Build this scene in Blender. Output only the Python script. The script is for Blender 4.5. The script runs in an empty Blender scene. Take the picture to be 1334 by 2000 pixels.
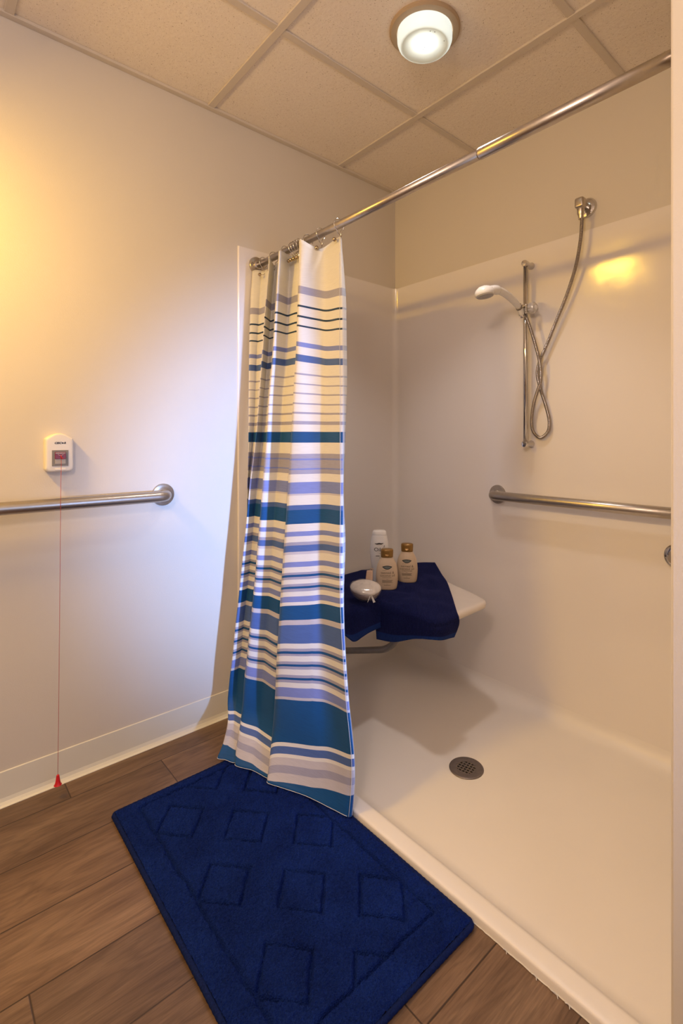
import bpy, bmesh, math, random
import numpy as np
from mathutils import Vector, Matrix, noise as mnoise

# ------------------------------------------------------------------ camera
S = bpy.context.scene
C = S.collection
R = math.radians
PI = math.pi
cam_data = bpy.data.cameras.new('camera')
cam = bpy.data.objects.new('camera', cam_data)
C.objects.link(cam)
cam.location = (-1.7916, -1.7847, 1.0615)
cam.rotation_euler = (R(90), 0, -0.7336)
cam_data.sensor_fit = 'VERTICAL'
cam_data.sensor_width = 24
cam_data.sensor_height = 36
cam_data.lens = 36 * 982.35 / 2000
cam_data.shift_x = -52.14 / 2000
cam_data.shift_y = -145.67 / 2000
cam_data.clip_start = 0.02
S.camera = cam

# ------------------------------------------------------------------ world, lights, exposure
W = bpy.data.worlds.new('world')
S.world = W
W.use_nodes = True
W.node_tree.nodes['Background'].inputs[0].default_value = (0.55, 0.66, 1.0, 1)
W.node_tree.nodes['Background'].inputs[1].default_value = 0.2
S.view_settings.view_transform = 'Standard'
S.view_settings.look = 'None'
S.view_settings.gamma = 1
S.view_settings.use_curve_mapping = False
S.view_settings.exposure = 0.25

def light(name, kind, loc, aim, power, color, **kw):
    d = bpy.data.lights.new(name, kind)
    d.energy = power
    d.color = color
    for k, v in kw.items():
        setattr(d, k, v)
    o = bpy.data.objects.new(name, d)
    C.objects.link(o)
    o.location = loc
    if aim is not None:
        o.rotation_euler = (Vector(aim) - Vector(loc)).to_track_quat('-Z', 'Y').to_euler()
    return o

# warm vanity lamp beyond the left edge of the frame, next to the left wall, shaded above
light('vanity_lamp_light', 'AREA', (-2.10, -0.33, 1.83), (-1.60, -0.31, 1.13), 12.0, (1.0, 0.57, 0.06),
      shape='RECTANGLE', size=0.22, size_y=0.07)
# added warm fill, unseen behind the camera, lifts ceiling and shower shade
light('added_fill_light', 'POINT', (-2.20, -1.70, 1.82), None, 26.0, (1.0, 0.77, 0.62), shadow_soft_size=0.13)
# daylight from the next room: sky light in the doorway and a window farther off
light('doorway_skylight', 'AREA', (-1.40, -3.15, 1.1), (-1.40, 0, 1.0), 6.0, (0.68, 0.76, 1.0),
      shape='RECTANGLE', size=0.9, size_y=1.7)
light('daylight', 'SPOT', (-1.12, -6.0, 1.05), (-0.42, 0.0, 0.80), 2300.0, (0.30, 0.50, 1.0),
      spot_size=R(21.5), spot_blend=1.0, shadow_soft_size=0.12)

# ------------------------------------------------------------------ material helpers
def srgb(r, g, b):
    f = lambda c: (c / 255 / 12.92) if c / 255 <= 0.04045 else ((c / 255 + 0.055) / 1.055) ** 2.4
    return (f(r), f(g), f(b), 1)

class N:
    """small node-graph helper"""
    def __init__(s, name):
        s.m = bpy.data.materials.new(name)
        s.m.use_nodes = True
        s.t = s.m.node_tree
        s.b = s.t.nodes['Principled BSDF']
        s.co = None
    def node(s, kind, **kw):
        n = s.t.nodes.new(kind)
        for k, v in kw.items():
            setattr(n, k, v)
        return n
    def link(s, a, b):
        s.t.links.new(a, b)
    def put(s, sock, v):
        if hasattr(v, 'is_linked') or isinstance(v, bpy.types.NodeSocket):
            s.link(v, sock)
        else:
            sock.default_value = v
    def obj(s):
        if not s.co:
            s.co = s.node('ShaderNodeTexCoord')
        return s.co.outputs['Object']
    def scaled(s, sc):
        n = s.node('ShaderNodeVectorMath', operation='MULTIPLY')
        s.link(s.obj(), n.inputs[0]); n.inputs[1].default_value = sc
        return n.outputs[0]
    def math(s, op, a, b=0.0, c=0.0):
        n = s.node('ShaderNodeMath', operation=op)
        s.put(n.inputs[0], a); s.put(n.inputs[1], b); s.put(n.inputs[2], c)
        return n.outputs[0]
    def noise(s, vec, scale, detail=3, rough=0.5, dist=0.0):
        n = s.node('ShaderNodeTexNoise')
        s.link(vec, n.inputs['Vector'])
        n.inputs['Scale'].default_value = scale
        n.inputs['Detail'].default_value = detail
        n.inputs['Roughness'].default_value = rough
        n.inputs['Distortion'].default_value = dist
        return n.outputs[0]
    def voro(s, vec, scale, feature='F1'):
        n = s.node('ShaderNodeTexVoronoi', feature=feature)
        s.link(vec, n.inputs['Vector']); n.inputs['Scale'].default_value = scale
        return n.outputs['Distance']
    def ramp(s, fac, stops, interp='LINEAR'):
        n = s.node('ShaderNodeValToRGB')
        s.link(fac, n.inputs[0])
        e = n.color_ramp.elements
        n.color_ramp.interpolation = interp
        e[0].position, e[0].color = stops[0]
        e[1].position, e[1].color = stops[-1]
        for p, c in stops[1:-1]:
            x = e.new(p); x.color = c
        return n.outputs[0]
    def mix(s, fac, a, b, mode='MIX'):
        n = s.node('ShaderNodeMix', data_type='RGBA', blend_type=mode)
        s.put(n.inputs[0], fac); s.put(n.inputs[6], a); s.put(n.inputs[7], b)
        return n.outputs[2]
    def bump(s, h, strength, dist, prev=None):
        n = s.node('ShaderNodeBump')
        s.link(h, n.inputs['Height'])
        n.inputs['Strength'].default_value = strength
        n.inputs['Distance'].default_value = dist
        if prev is not None:
            s.link(prev, n.inputs['Normal'])
        s.link(n.outputs[0], s.b.inputs['Normal'])
        return n.outputs[0]

def simple(name, col, rough=0.5, metal=0.0, var=0.04, scale=30, bump=0.0, bscale=200, bdist=0.0005, coat=0.0, stretch=(1, 1, 1), spec=0.5):
    g = N(name)
    v = g.scaled(stretch)
    n = g.noise(v, scale, 3)
    lo = tuple(c * (1 - var) for c in col[:3]) + (1,)
    hi = tuple(min(1, c * (1 + var)) for c in col[:3]) + (1,)
    g.link(g.ramp(n, [(0.3, lo), (0.7, hi)]), g.b.inputs['Base Color'])
    g.b.inputs['Roughness'].default_value = rough
    g.b.inputs['Metallic'].default_value = metal
    g.b.inputs['Coat Weight'].default_value = coat
    g.b.inputs['Specular IOR Level'].default_value = spec
    if bump:
        g.bump(g.noise(v, bscale, 2), bump, bdist)
    return g

M = {}
M['paint'] = simple('wall_paint', (0.655, 0.605, 0.54, 1), 0.55, var=0.012, scale=3, bump=0.35, bscale=320, bdist=0.0006, spec=0.3).m
M['trimpaint'] = simple('vinyl_base', (0.72, 0.70, 0.62, 1), 0.35, var=0.02, scale=6).m
M['angle'] = simple('ceiling_grid_paint', (0.64, 0.57, 0.49, 1), 0.4, var=0.02, scale=5).m

def ceiling_tile():
    g = N('acoustic_tile')
    v = g.obj()
    big = g.noise(v, 6, 3)
    base = g.ramp(big, [(0.3, (0.84, 0.765, 0.68, 1)), (0.7, (0.86, 0.785, 0.70, 1))])
    pits = g.noise(v, 240, 3, 0.7)
    mask = g.ramp(pits, [(0.31, (0, 0, 0, 1)), (0.37, (1, 1, 1, 1))])
    col = g.mix(mask, (0.30, 0.22, 0.15, 1), base)
    mot = g.noise(v, 90, 4, 0.7)
    col = g.mix(0.35, col, g.ramp(mot, [(0.3, (0.35, 0.31, 0.27, 1)), (0.7, (0.78, 0.70, 0.62, 1))]), 'SOFT_LIGHT')
    g.link(col, g.b.inputs['Base Color'])
    g.b.inputs['Roughness'].default_value = 0.9
    g.b.inputs['Specular IOR Level'].default_value = 0.15
    g.bump(mot, 0.7, 0.002)
    return g.m
M['tile'] = ceiling_tile()

def surround():
    g = N('gel_coat_panel')
    v = g.obj()
    g.link(g.ramp(g.noise(v, 2, 2), [(0.3, (0.78, 0.735, 0.70, 1)), (0.7, (0.79, 0.745, 0.71, 1))]), g.b.inputs['Base Color'])
    g.b.inputs['Roughness'].default_value = 0.13
    g.b.inputs['Specular IOR Level'].default_value = 0.45
    p = g.bump(g.noise(v, 5.5, 2), 0.35, 0.004)
    g.bump(g.noise(v, 45, 2), 0.10, 0.0008, p)
    return g.m
M['surround'] = surround()
M['pan'] = simple('shower_pan_acrylic', (0.78, 0.735, 0.69, 1), 0.38, var=0.02, scale=3, bump=0.2, bscale=260, bdist=0.0004, spec=0.4).m

def wood():
    g = N('vinyl_wood_plank')
    sep = g.node('ShaderNodeSeparateXYZ')
    g.link(g.obj(), sep.inputs[0])
    x, y = sep.outputs[0], sep.outputs[1]
    PW, PL = 0.1803, 1.22
    row = g.math('DIVIDE', g.math('SUBTRACT', g.math('MULTIPLY', y, -1.0), 0.099), PW)
    j = g.math('FLOOR', row)
    fy = g.math('FRACT', row)
    # joint in x
    xs = g.math('DIVIDE', g.math('SUBTRACT', x, g.math('MULTIPLY_ADD', j, 0.26, -1.19)), PL)
    i = g.math('FLOOR', xs)
    fx = g.math('FRACT', xs)
    key = g.node('ShaderNodeCombineXYZ')
    g.link(i, key.inputs[0]); g.link(j, key.inputs[1])
    wn = g.node('ShaderNodeTexWhiteNoise', noise_dimensions='3D')
    g.link(key.outputs[0], wn.inputs[0])
    rnd = wn.outputs['Value']
    # stretched coordinates, shifted per plank
    cv = g.node('ShaderNodeCombineXYZ')
    g.link(g.math('MULTIPLY_ADD', rnd, 7.3, x), cv.inputs[0])
    g.link(g.math('MULTIPLY', y, 5.5), cv.inputs[1])
    g.link(g.math('MULTIPLY', rnd, 13.0), cv.inputs[2])
    cath = g.noise(cv.outputs[0], 2.1, 3, 0.55, 1.1)
    rings = g.math('FRACT', g.math('MULTIPLY', cath, 7.0))
    rings = g.math('ABSOLUTE', g.math('SUBTRACT', rings, 0.5))
    cv2 = g.node('ShaderNodeCombineXYZ')
    g.link(g.math('MULTIPLY_ADD', rnd, 3.1, x), cv2.inputs[0])
    g.link(g.math('MULTIPLY', y, 22.0), cv2.inputs[1])
    g.link(rnd, cv2.inputs[2])
    fine = g.noise(cv2.outputs[0], 14, 4, 0.7)
    broad = g.noise(cv.outputs[0], 3.0, 3, 0.5)
    col = g.ramp(broad, [(0.25, (0.105, 0.062, 0.038, 1)), (0.5, (0.165, 0.103, 0.066, 1)), (0.78, (0.225, 0.150, 0.100, 1))])
    col = g.mix(0.45, col, g.ramp(rings, [(0.0, (0.30, 0.28, 0.26, 1)), (0.35, (0.56, 0.55, 0.54, 1))]), 'OVERLAY')
    col = g.mix(0.6, col, g.ramp(fine, [(0.3, (0.30, 0.29, 0.28, 1)), (0.72, (0.68, 0.68, 0.68, 1))]), 'OVERLAY')
    tone = g.ramp(rnd, [(0.0, (0.80, 0.80, 0.82, 1)), (1.0, (1.15, 1.12, 1.08, 1))])
    col = g.mix(1.0, col, tone, 'MULTIPLY')
    ey = g.math('MINIMUM', fy, g.math('SUBTRACT', 1.0, fy))
    ex = g.math('MINIMUM', fx, g.math('SUBTRACT', 1.0, fx))
    seam = g.math('MINIMUM', g.math('MULTIPLY', ey, PW), g.math('MULTIPLY', ex, PL))
    sm = g.ramp(g.math('MULTIPLY', seam, 100.0), [(0.08, (0, 0, 0, 1)), (0.22, (1, 1, 1, 1))])
    col = g.mix(sm, (0.045, 0.026, 0.016, 1), col)
    g.link(col, g.b.inputs['Base Color'])
    g.b.inputs['Roughness'].default_value = 0.42
    g.b.inputs['Specular IOR Level'].default_value = 0.4
    p = g.bump(sm, 0.5, 0.0008)
    g.bump(fine, 0.25, 0.0004, p)
    return g.m
M['wood'] = wood()

M['nickel'] = simple('brushed_nickel', (0.52, 0.47, 0.42, 1), 0.30, 1.0, var=0.05, scale=60, bump=0.12, bscale=500, bdist=0.0002).m
M['hosemetal'] = simple('ribbed_hose_steel', (0.36, 0.32, 0.29, 1), 0.3, 1.0, var=0.05).m
M['steel'] = simple('satin_stainless_steel', (0.47, 0.43, 0.39, 1), 0.34, 1.0, var=0.05, scale=60, bump=0.15, bscale=600, bdist=0.0002).m
M['chrome'] = simple('polished_chrome', (0.62, 0.60, 0.58, 1), 0.12, 1.0, var=0.02).m
M['brass'] = simple('antique_nickel_ball', (0.45, 0.36, 0.25, 1), 0.22, 1.0, var=0.03).m
M['greysteel'] = simple('grey_painted_tube', (0.23, 0.21, 0.20, 1), 0.4, 0.6, var=0.05).m
M['drainmetal'] = simple('dull_drain_metal', (0.20, 0.17, 0.165, 1), 0.5, 0.7, var=0.08, scale=80).m
M['black'] = simple('dark_drain_hole', (0.012, 0.010, 0.010, 1), 0.8, var=0.1).m
M['whiteplastic'] = simple('white_plastic', (0.74, 0.70, 0.65, 1), 0.35, var=0.01).m
M['showerwhite'] = simple('white_shower_plastic', (0.78, 0.77, 0.76, 1), 0.25, var=0.01).m
M['showerface'] = simple('grey_spray_face', (0.40, 0.385, 0.38, 1), 0.4, var=0.03).m
M['greyplastic'] = simple('grey_switch_frame', (0.20, 0.185, 0.17, 1), 0.5, var=0.03).m
M['palegrey'] = simple('pale_grey_rocker', (0.42, 0.38, 0.35, 1), 0.45, var=0.02).m
M['red'] = simple('red_rocker', (0.17, 0.006, 0.005, 1), 0.3, var=0.05).m
M['redcord'] = simple('red_cord', (0.40, 0.035, 0.025, 1), 0.6, var=0.05, scale=300).m
M['redbell'] = simple('red_pull_bell', (0.58, 0.012, 0.018, 1), 0.35, var=0.03).m
M['ink'] = simple('black_print', (0.012, 0.011, 0.012, 1), 0.5, var=0.02).m
M['whiteink'] = simple('white_print', (0.7, 0.66, 0.64, 1), 0.5, var=0.02).m
M['brownink'] = simple('brown_print', (0.10, 0.075, 0.05, 1), 0.5, var=0.02).m
M['silverink'] = simple('silver_print', (0.13, 0.15, 0.14, 1), 0.4, 0.3, var=0.15, scale=200).m
M['cream'] = simple('cream_bottle_plastic', (0.60, 0.46, 0.32, 1), 0.32, var=0.02).m
M['bronzecap'] = simple('golden_brown_cap', (0.27, 0.145, 0.035, 1), 0.28, 0.35, var=0.05).m
M['whitebottle'] = simple('white_bottle_plastic', (0.74, 0.72, 0.70, 1), 0.25, var=0.01).m
M['seat'] = simple('seat_plastic', (0.74, 0.68, 0.62, 1), 0.35, var=0.015).m
M['beech'] = simple('pale_wood_handle', (0.55, 0.36, 0.24, 1), 0.5, var=0.12, scale=40, stretch=(1, 1, 0.15)).m
M['pad'] = simple('cream_sponge_pad', (0.70, 0.63, 0.56, 1), 0.8, var=0.04, scale=120, bump=0.4, bscale=500, bdist=0.0008).m
M['bristle'] = simple('pinkish_bristle_bed', (0.36, 0.25, 0.22, 1), 0.7, var=0.12, scale=160, bump=0.5, bscale=500, bdist=0.001).m
M['lampbase'] = simple('beige_lamp_base', (0.42, 0.31, 0.20, 1), 0.45, var=0.02).m
M['caulk'] = simple('peeling_caulk', (0.70, 0.66, 0.60, 1), 0.6, var=0.05).m
M['joint'] = simple('metal_joint_grey', (0.30, 0.27, 0.24, 1), 0.3, 1.0).m

def clear_plastic():
    g = N('clear_crystal_knob')
    g.link(g.ramp(g.noise(g.obj(), 60, 2), [(0.3, (0.82, 0.79, 0.75, 1)), (0.7, (0.9, 0.87, 0.84, 1))]), g.b.inputs['Base Color'])
    g.b.inputs['Roughness'].default_value = 0.12
    g.b.inputs['Transmission Weight'].default_value = 0.55
    g.b.inputs['IOR'].default_value = 1.45
    return g.m
M['crystal'] = clear_plastic()

def wrap():
    g = N('clear_wrapping_film')
    t = g.node('ShaderNodeBsdfTransparent')
    gl = g.node('ShaderNodeBsdfGlossy')
    gl.inputs['Roughness'].default_value = 0.15
    df = g.node('ShaderNodeBsdfDiffuse')
    df.inputs[0].default_value = (0.8, 0.76, 0.74, 1)
    a = g.node('ShaderNodeMixShader'); a.inputs[0].default_value = 0.5
    g.link(gl.outputs[0], a.inputs[1]); g.link(df.outputs[0], a.inputs[2])
    m = g.node('ShaderNodeMixShader')
    g.link(g.ramp(g.noise(g.obj(), 45, 3), [(0.35, (0.10, 0.10, 0.10, 1)), (0.75, (0.42, 0.42, 0.42, 1))]), m.inputs[0])
    g.link(t.outputs[0], m.inputs[1]); g.link(a.outputs[0], m.inputs[2])
    g.link(m.outputs[0], g.t.nodes['Material Output'].inputs[0])
    return g.m
M['film'] = wrap()

def frosted():
    g = N('frosted_lamp_glass')
    tr = g.node('ShaderNodeBsdfTranslucent')
    g.link(g.ramp(g.noise(g.obj(), 20, 2), [(0.3, (0.36, 0.40, 0.40, 1)), (0.7, (0.40, 0.44, 0.43, 1))]), tr.inputs[0])
    df = g.node('ShaderNodeBsdfPrincipled')
    df.inputs['Base Color'].default_value = (0.80, 0.78, 0.68, 1)
    df.inputs['Roughness'].default_value = 0.3
    m = g.node('ShaderNodeMixShader'); m.inputs[0].default_value = 0.45
    g.link(tr.outputs[0], m.inputs[1]); g.link(df.outputs[0], m.inputs[2])
    g.link(m.outputs[0], g.t.nodes['Material Output'].inputs[0])
    return g.m
M['frosted'] = frosted()

def cloth(name, col, dark=0.86):
    g = N(name)
    sx = g.scaled((1, 1, 1))
    w1 = g.node('ShaderNodeTexWave', wave_type='BANDS', bands_direction='Z')
    w1.inputs['Scale'].default_value = 260
    w1.inputs['Distortion'].default_value = 1.5
    g.link(sx, w1.inputs['Vector'])
    slub = g.noise(g.scaled((6, 6, 160)), 5, 3, 0.6)
    lo = tuple(c * dark for c in col[:3]) + (1,)
    hi = tuple(min(1, c * 1.06) for c in col[:3]) + (1,)
    g.link(g.ramp(slub, [(0.3, lo), (0.6, hi)]), g.b.inputs['Base Color'])
    g.b.inputs['Roughness'].default_value = 0.55
    g.b.inputs['Sheen Weight'].default_value = 0.1
    g.b.inputs['Specular IOR Level'].default_value = 0.25
    g.bump(w1.outputs[1], 0.12, 0.0003)
    # light passing through thin cloth
    tr = g.node('ShaderNodeBsdfTranslucent')
    tr.inputs[0].default_value = hi
    mx = g.node('ShaderNodeMixShader'); mx.inputs[0].default_value = 0.12
    g.link(g.b.outputs[0], mx.inputs[1]); g.link(tr.outputs[0], mx.inputs[2])
    g.link(mx.outputs[0], g.t.nodes['Material Output'].inputs[0])
    return g.m
CUR = {
    'w': cloth('curtain_white', (0.70, 0.69, 0.68, 1), 0.97),
    'g': cloth('curtain_grey', (0.34, 0.34, 0.46, 1), 0.92),
    'l': cloth('curtain_pale_grey', (0.52, 0.50, 0.56, 1), 0.94),
    'p': cloth('curtain_periwinkle', (0.20, 0.25, 0.56, 1), 0.92),
    'b': cloth('curtain_mid_blue', (0.075, 0.14, 0.38, 1), 0.9),
    't': cloth('curtain_teal_blue', (0.006, 0.078, 0.25, 1), 0.85),
    'n': cloth('curtain_navy_line', (0.015, 0.045, 0.10, 1), 0.85),
    'W': cloth('curtain_reverse_white', (0.70, 0.69, 0.68, 1), 0.97),
    'D': cloth('curtain_reverse_pale_blue', (0.46, 0.50, 0.60, 1), 0.95),
}
M['stitch'] = simple('pale_stitching', (0.62, 0.62, 0.66, 1), 0.7, var=0.1, scale=400).m

def terry(name, a, b, rib=False):
    g = N(name)
    v = g.obj()
    n = g.noise(v, 260, 3, 0.7)
    big = g.noise(v, 9, 3, 0.55)
    col = g.mix(0.5, g.ramp(n, [(0.3, a), (0.7, b)]), g.ramp(big, [(0.3, a), (0.7, b)]))
    g.link(col, g.b.inputs['Base Color'])
    g.b.inputs['Roughness'].default_value = 0.95
    g.b.inputs['Specular IOR Level'].default_value = 0.08
    g.b.inputs['Sheen Weight'].default_value = 0.12
    g.b.inputs['Sheen Roughness'].default_value = 0.5
    g.b.inputs['Sheen Tint'].default_value = (b[0] * 4, b[1] * 4, 1, 1)
    g.bump(g.voro(v, 330), 0.9, 0.0035)
    return g.m
M['rug'] = terry('navy_rug_pile', (0.0022, 0.007, 0.055, 1), (0.008, 0.028, 0.19, 1))
M['rugedge'] = simple('navy_rug_binding', (0.004, 0.012, 0.075, 1), 0.85, var=0.3, scale=300, bump=0.6, bscale=400, bdist=0.001, spec=0.12).m

def towel_mat():
    g = N('navy_ribbed_terry')
    at = g.node('ShaderNodeUVMap')
    sep = g.node('ShaderNodeSeparateXYZ')
    g.link(at.outputs[0], sep.inputs[0])
    rib = g.math('SINE', g.math('MULTIPLY', sep.outputs[0], 62 * 2 * PI))
    n = g.noise(g.obj(), 300, 3, 0.7)
    base = g.ramp(n, [(0.3, (0.003, 0.004, 0.028, 1)), (0.7, (0.010, 0.014, 0.075, 1))])
    band = g.ramp(sep.outputs[1], [(0.895, (0, 0, 0, 1)), (0.905, (1, 1, 1, 1))])
    col = g.mix(band, base, (0.009, 0.028, 0.13, 1))
    g.link(col, g.b.inputs['Base Color'])
    g.b.inputs['Roughness'].default_value = 0.95
    g.b.inputs['Specular IOR Level'].default_value = 0.08
    g.b.inputs['Sheen Weight'].default_value = 0.3
    g.b.inputs['Sheen Tint'].default_value = (0.05, 0.07, 0.3, 1)
    p = g.bump(rib, 0.5, 0.0012)
    g.bump(n, 0.6, 0.0015, p)
    return g.m
M['towel'] = towel_mat()

# ------------------------------------------------------------------ object helpers
def tag(o, label=None, cat=None, group=None, kind=None):
    if label: o['label'] = label
    if cat: o['category'] = cat
    if group: o['group'] = group
    if kind: o['kind'] = kind
    return o

def empty(name, loc=(0, 0, 0), rz=0.0):
    o = bpy.data.objects.new(name, None)
    C.objects.link(o)
    o.location = loc
    o.rotation_euler = (0, 0, rz)
    o.empty_display_size = 0.05
    return o

def mesh_obj(name, verts, faces, mats, parent=None, smooth=True, idx=None, uvs=None):
    me = bpy.data.meshes.new(name)
    me.from_pydata([tuple(v) for v in verts], [], faces)
    if not isinstance(mats, (list, tuple)): mats = [mats]
    for m in mats: me.materials.append(m)
    if idx is not None: me.polygons.foreach_set('material_index', idx)
    if smooth: me.polygons.foreach_set('use_smooth', [True] * len(me.polygons))
    if uvs is not None:
        l = me.uv_layers.new(name='UVMap')
        flat = []
        for p in me.polygons:
            for vi in p.vertices: flat.extend(uvs[vi])
        l.data.foreach_set('uv', flat)
    me.update()
    o = bpy.data.objects.new(name, me)
    C.objects.link(o)
    if parent: o.parent = parent
    return o

def bm_obj(name, bm, mat, parent=None, smooth=False, bevel=0.0, seg=2):
    bmesh.ops.recalc_face_normals(bm, faces=bm.faces)
    me = bpy.data.meshes.new(name)
    bm.to_mesh(me); bm.free()
    for m in (mat if isinstance(mat, (list, tuple)) else [mat]): me.materials.append(m)
    if smooth: me.polygons.foreach_set('use_smooth', [True] * len(me.polygons))
    o = bpy.data.objects.new(name, me)
    C.objects.link(o)
    if parent: o.parent = parent
    if bevel:
        b = o.modifiers.new('bevel', 'BEVEL'); b.width = bevel; b.segments = seg; b.limit_method = 'ANGLE'
    return o

def box(bm, x0, x1, y0, y1, z0, z1):
    m = Matrix.Translation(((x0 + x1) / 2, (y0 + y1) / 2, (z0 + z1) / 2)) @ Matrix.Diagonal((abs(x1 - x0), abs(y1 - y0), abs(z1 - z0), 1))
    bmesh.ops.create_cube(bm, size=1, matrix=m)

def catmull(pts, n=8):
    P = [Vector(p) for p in pts]
    P = [P[0] * 2 - P[1]] + P + [P[-1] * 2 - P[-2]]
    out = []
    for i in range(1, len(P) - 2):
        for k in range(n):
            t = k / n
            a, b, c, d = P[i - 1], P[i], P[i + 1], P[i + 2]
            out.append(0.5 * ((2 * b) + (c - a) * t + (2 * a - 5 * b + 4 * c - d) * t * t + (3 * b - a - 3 * c + d) * t ** 3))
    out.append(P[-2])
    return out

def resample(pts, step):
    out = [pts[0].copy()]; acc = 0.0
    for a, b in zip(pts[:-1], pts[1:]):
        L = (b - a).length
        if L < 1e-9: continue
        d = step - acc
        while d <= L:
            out.append(a.lerp(b, d / L)); d += step
        acc = L - (d - step)
    return out

def tube(path, rad, seg=16, closed=False, cap=True):
    """verts, faces of a tube swept along path; rad is a number or a function of the index"""
    P = [Vector(p) for p in path]; n = len(P)
    V, Fc = [], []
    up = Vector((0, 0, 1)); prev = None
    for i, p in enumerate(P):
        if closed: t = P[(i + 1) % n] - P[i - 1]
        else: t = P[min(i + 1, n - 1)] - P[max(i - 1, 0)]
        t.normalize()
        if prev is None:
            u = t.cross(up) if abs(t.dot(up)) < 0.95 else t.cross(Vector((1, 0, 0)))
        else:
            u = prev - t * prev.dot(t)
        u.normalize(); prev = u
        w = t.cross(u)
        r = rad(i) if callable(rad) else rad
        for k in range(seg):
            a = 2 * PI * k / seg
            V.append(p + (u * math.cos(a) + w * math.sin(a)) * r)
    m = n if closed else n - 1
    for i in range(m):
        for k in range(seg):
            a = i * seg + k; b = i * seg + (k + 1) % seg
            c = ((i + 1) % n) * seg + (k + 1) % seg; d = ((i + 1) % n) * seg + k
            Fc.append((a, b, c, d))
    if cap and not closed:
        Fc.append(tuple(range(seg))[::-1]); Fc.append(tuple((n - 1) * seg + k for k in range(seg)))
    return V, Fc

def tube_obj(name, path, rad, mat, parent=None, seg=16, closed=False):
    V, Fc = tube(path, rad, seg, closed)
    return mesh_obj(name, V, Fc, mat, parent)

def lathe(profile, seg=48, axis='Z', center=(0, 0, 0), sx=1.0, sy=1.0):
    """profile: list of (r, h) ; returns verts, faces"""
    V, Fc = [], []
    n = len(profile)
    for r, h in profile:
        for k in range(seg):
            a = 2 * PI * k / seg
            x, y = r * math.cos(a) * sx, r * math.sin(a) * sy
            p = {'Z': (x, y, h), 'X': (h, x, y), 'Y': (y, h, x)}[axis]
            V.append((p[0] + center[0], p[1] + center[1], p[2] + center[2]))
    for i in range(n - 1):
        for k in range(seg):
            Fc.append((i * seg + k, i * seg + (k + 1) % seg, (i + 1) * seg + (k + 1) % seg, (i + 1) * seg + k))
    Fc.append(tuple(range(seg))[::-1]); Fc.append(tuple((n - 1) * seg + k for k in range(seg)))
    return V, Fc

def lathe_obj(name, profile, mat, parent=None, seg=48, axis='Z', center=(0, 0, 0), sx=1.0, sy=1.0, autosmooth=True):
    V, Fc = lathe(profile, seg, axis, center, sx, sy)
    o = mesh_obj(name, V, Fc, mat, parent)
    if autosmooth:
        bm = bmesh.new(); bm.from_mesh(o.data)
        bmesh.ops.recalc_face_normals(bm, faces=bm.faces)
        for e in bm.edges:
            if len(e.link_faces) == 2 and e.calc_face_angle() > R(38): e.smooth = False
        bm.to_mesh(o.data); bm.free()
    return o

def text_mesh(s, size, shear=0.0, extrude=0.0, bold=0.0, xs=1.0):
    cu = bpy.data.curves.new('t', 'FONT')
    cu.body = s; cu.size = size; cu.shear = shear; cu.align_x = 'CENTER'; cu.align_y = 'CENTER'
    cu.offset = bold; cu.resolution_u = 3
    o = bpy.data.objects.new('t', cu); C.objects.link(o)
    bpy.context.view_layer.update()
    me = bpy.data.meshes.new_from_object(o.evaluated_get(bpy.context.evaluated_depsgraph_get()))
    V = [(v.co.x * xs, v.co.y) for v in me.vertices]; Fc = [tuple(p.vertices) for p in me.polygons]
    bpy.data.objects.remove(o); bpy.data.curves.remove(cu); bpy.data.meshes.remove(me)
    return V, Fc

# ------------------------------------------------------------------ room shell
H = 2.28
YW = -1.508           # near end of the shower alcove
XO = -0.8835          # outer face of the shower threshold and of the right wall
XL, YF = -2.75, -3.2  # left side and front of the room

def slab(name, x0, x1, y0, y1, z0, z1, mat, label=None):
    bm = bmesh.new(); box(bm, x0, x1, y0, y1, z0, z1)
    o = bm_obj(name, bm, mat)
    o['kind'] = 'structure'
    return o
slab('floor', XL, 0.1, YF, 0.0, -0.1, 0.0, M['wood'])
slab('wall_left', XL - 0.1, 0.1, 0.0, 0.1, -0.1, H + 0.2, M['paint'])
slab('wall_back', 0.0, 0.1, YW, 0.0, -0.1, H + 0.2, M['paint'])
o = slab('wall_right', XO, 0.1, YF, YW, -0.1, H + 0.2, M['paint'])
bv = o.modifiers.new('bevel', 'BEVEL'); bv.width = 0.004; bv.segments = 3
slab('wall_side', XL - 0.1, XL, YF, 0.0, -0.1, H + 0.2, M['paint'])
bm = bmesh.new()                                   # front wall with the door opening
box(bm, XL, -1.9, YF - 0.1, YF, -0.1, H + 0.2); box(bm, XO, 0.1, YF - 0.1, YF, -0.1, H + 0.2)
box(bm, -1.9, XO, YF - 0.1, YF, 2.08, H + 0.2)
o = bm_obj('wall_front', bm, M['paint']); o['kind'] = 'structure'

# ceiling: tiles above a lay-in grid
bm = bmesh.new(); box(bm, XL, 0.1, YF, 0.1, H + 0.006, H + 0.05)
ceil = bm_obj('ceiling', bm, M['tile']); ceil['kind'] = 'structure'
bm = bmesh.new()
gx = [-0.3712 - 0.6096 * k for k in range(4)]
gy = [-0.4876 - 0.6096 * k for k in range(5)]
TW = 0.0125
for x in gx: box(bm, x - TW, x + TW, YF, -0.02, H - 0.0015, H + 0.006)
for y in gy: box(bm, XL, -0.02, y - TW * 0.95, y + TW * 0.95, H, H + 0.006)
box(bm, XL, 0.0, -0.022, 0.0, H - 0.004, H + 0.006)
box(bm, -0.022, 0.0, YW, 0.0, H - 0.004, H + 0.006)
bm_obj('ceiling_grid', bm, M['angle'], ceil, bevel=0.0012, seg=1)

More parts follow.
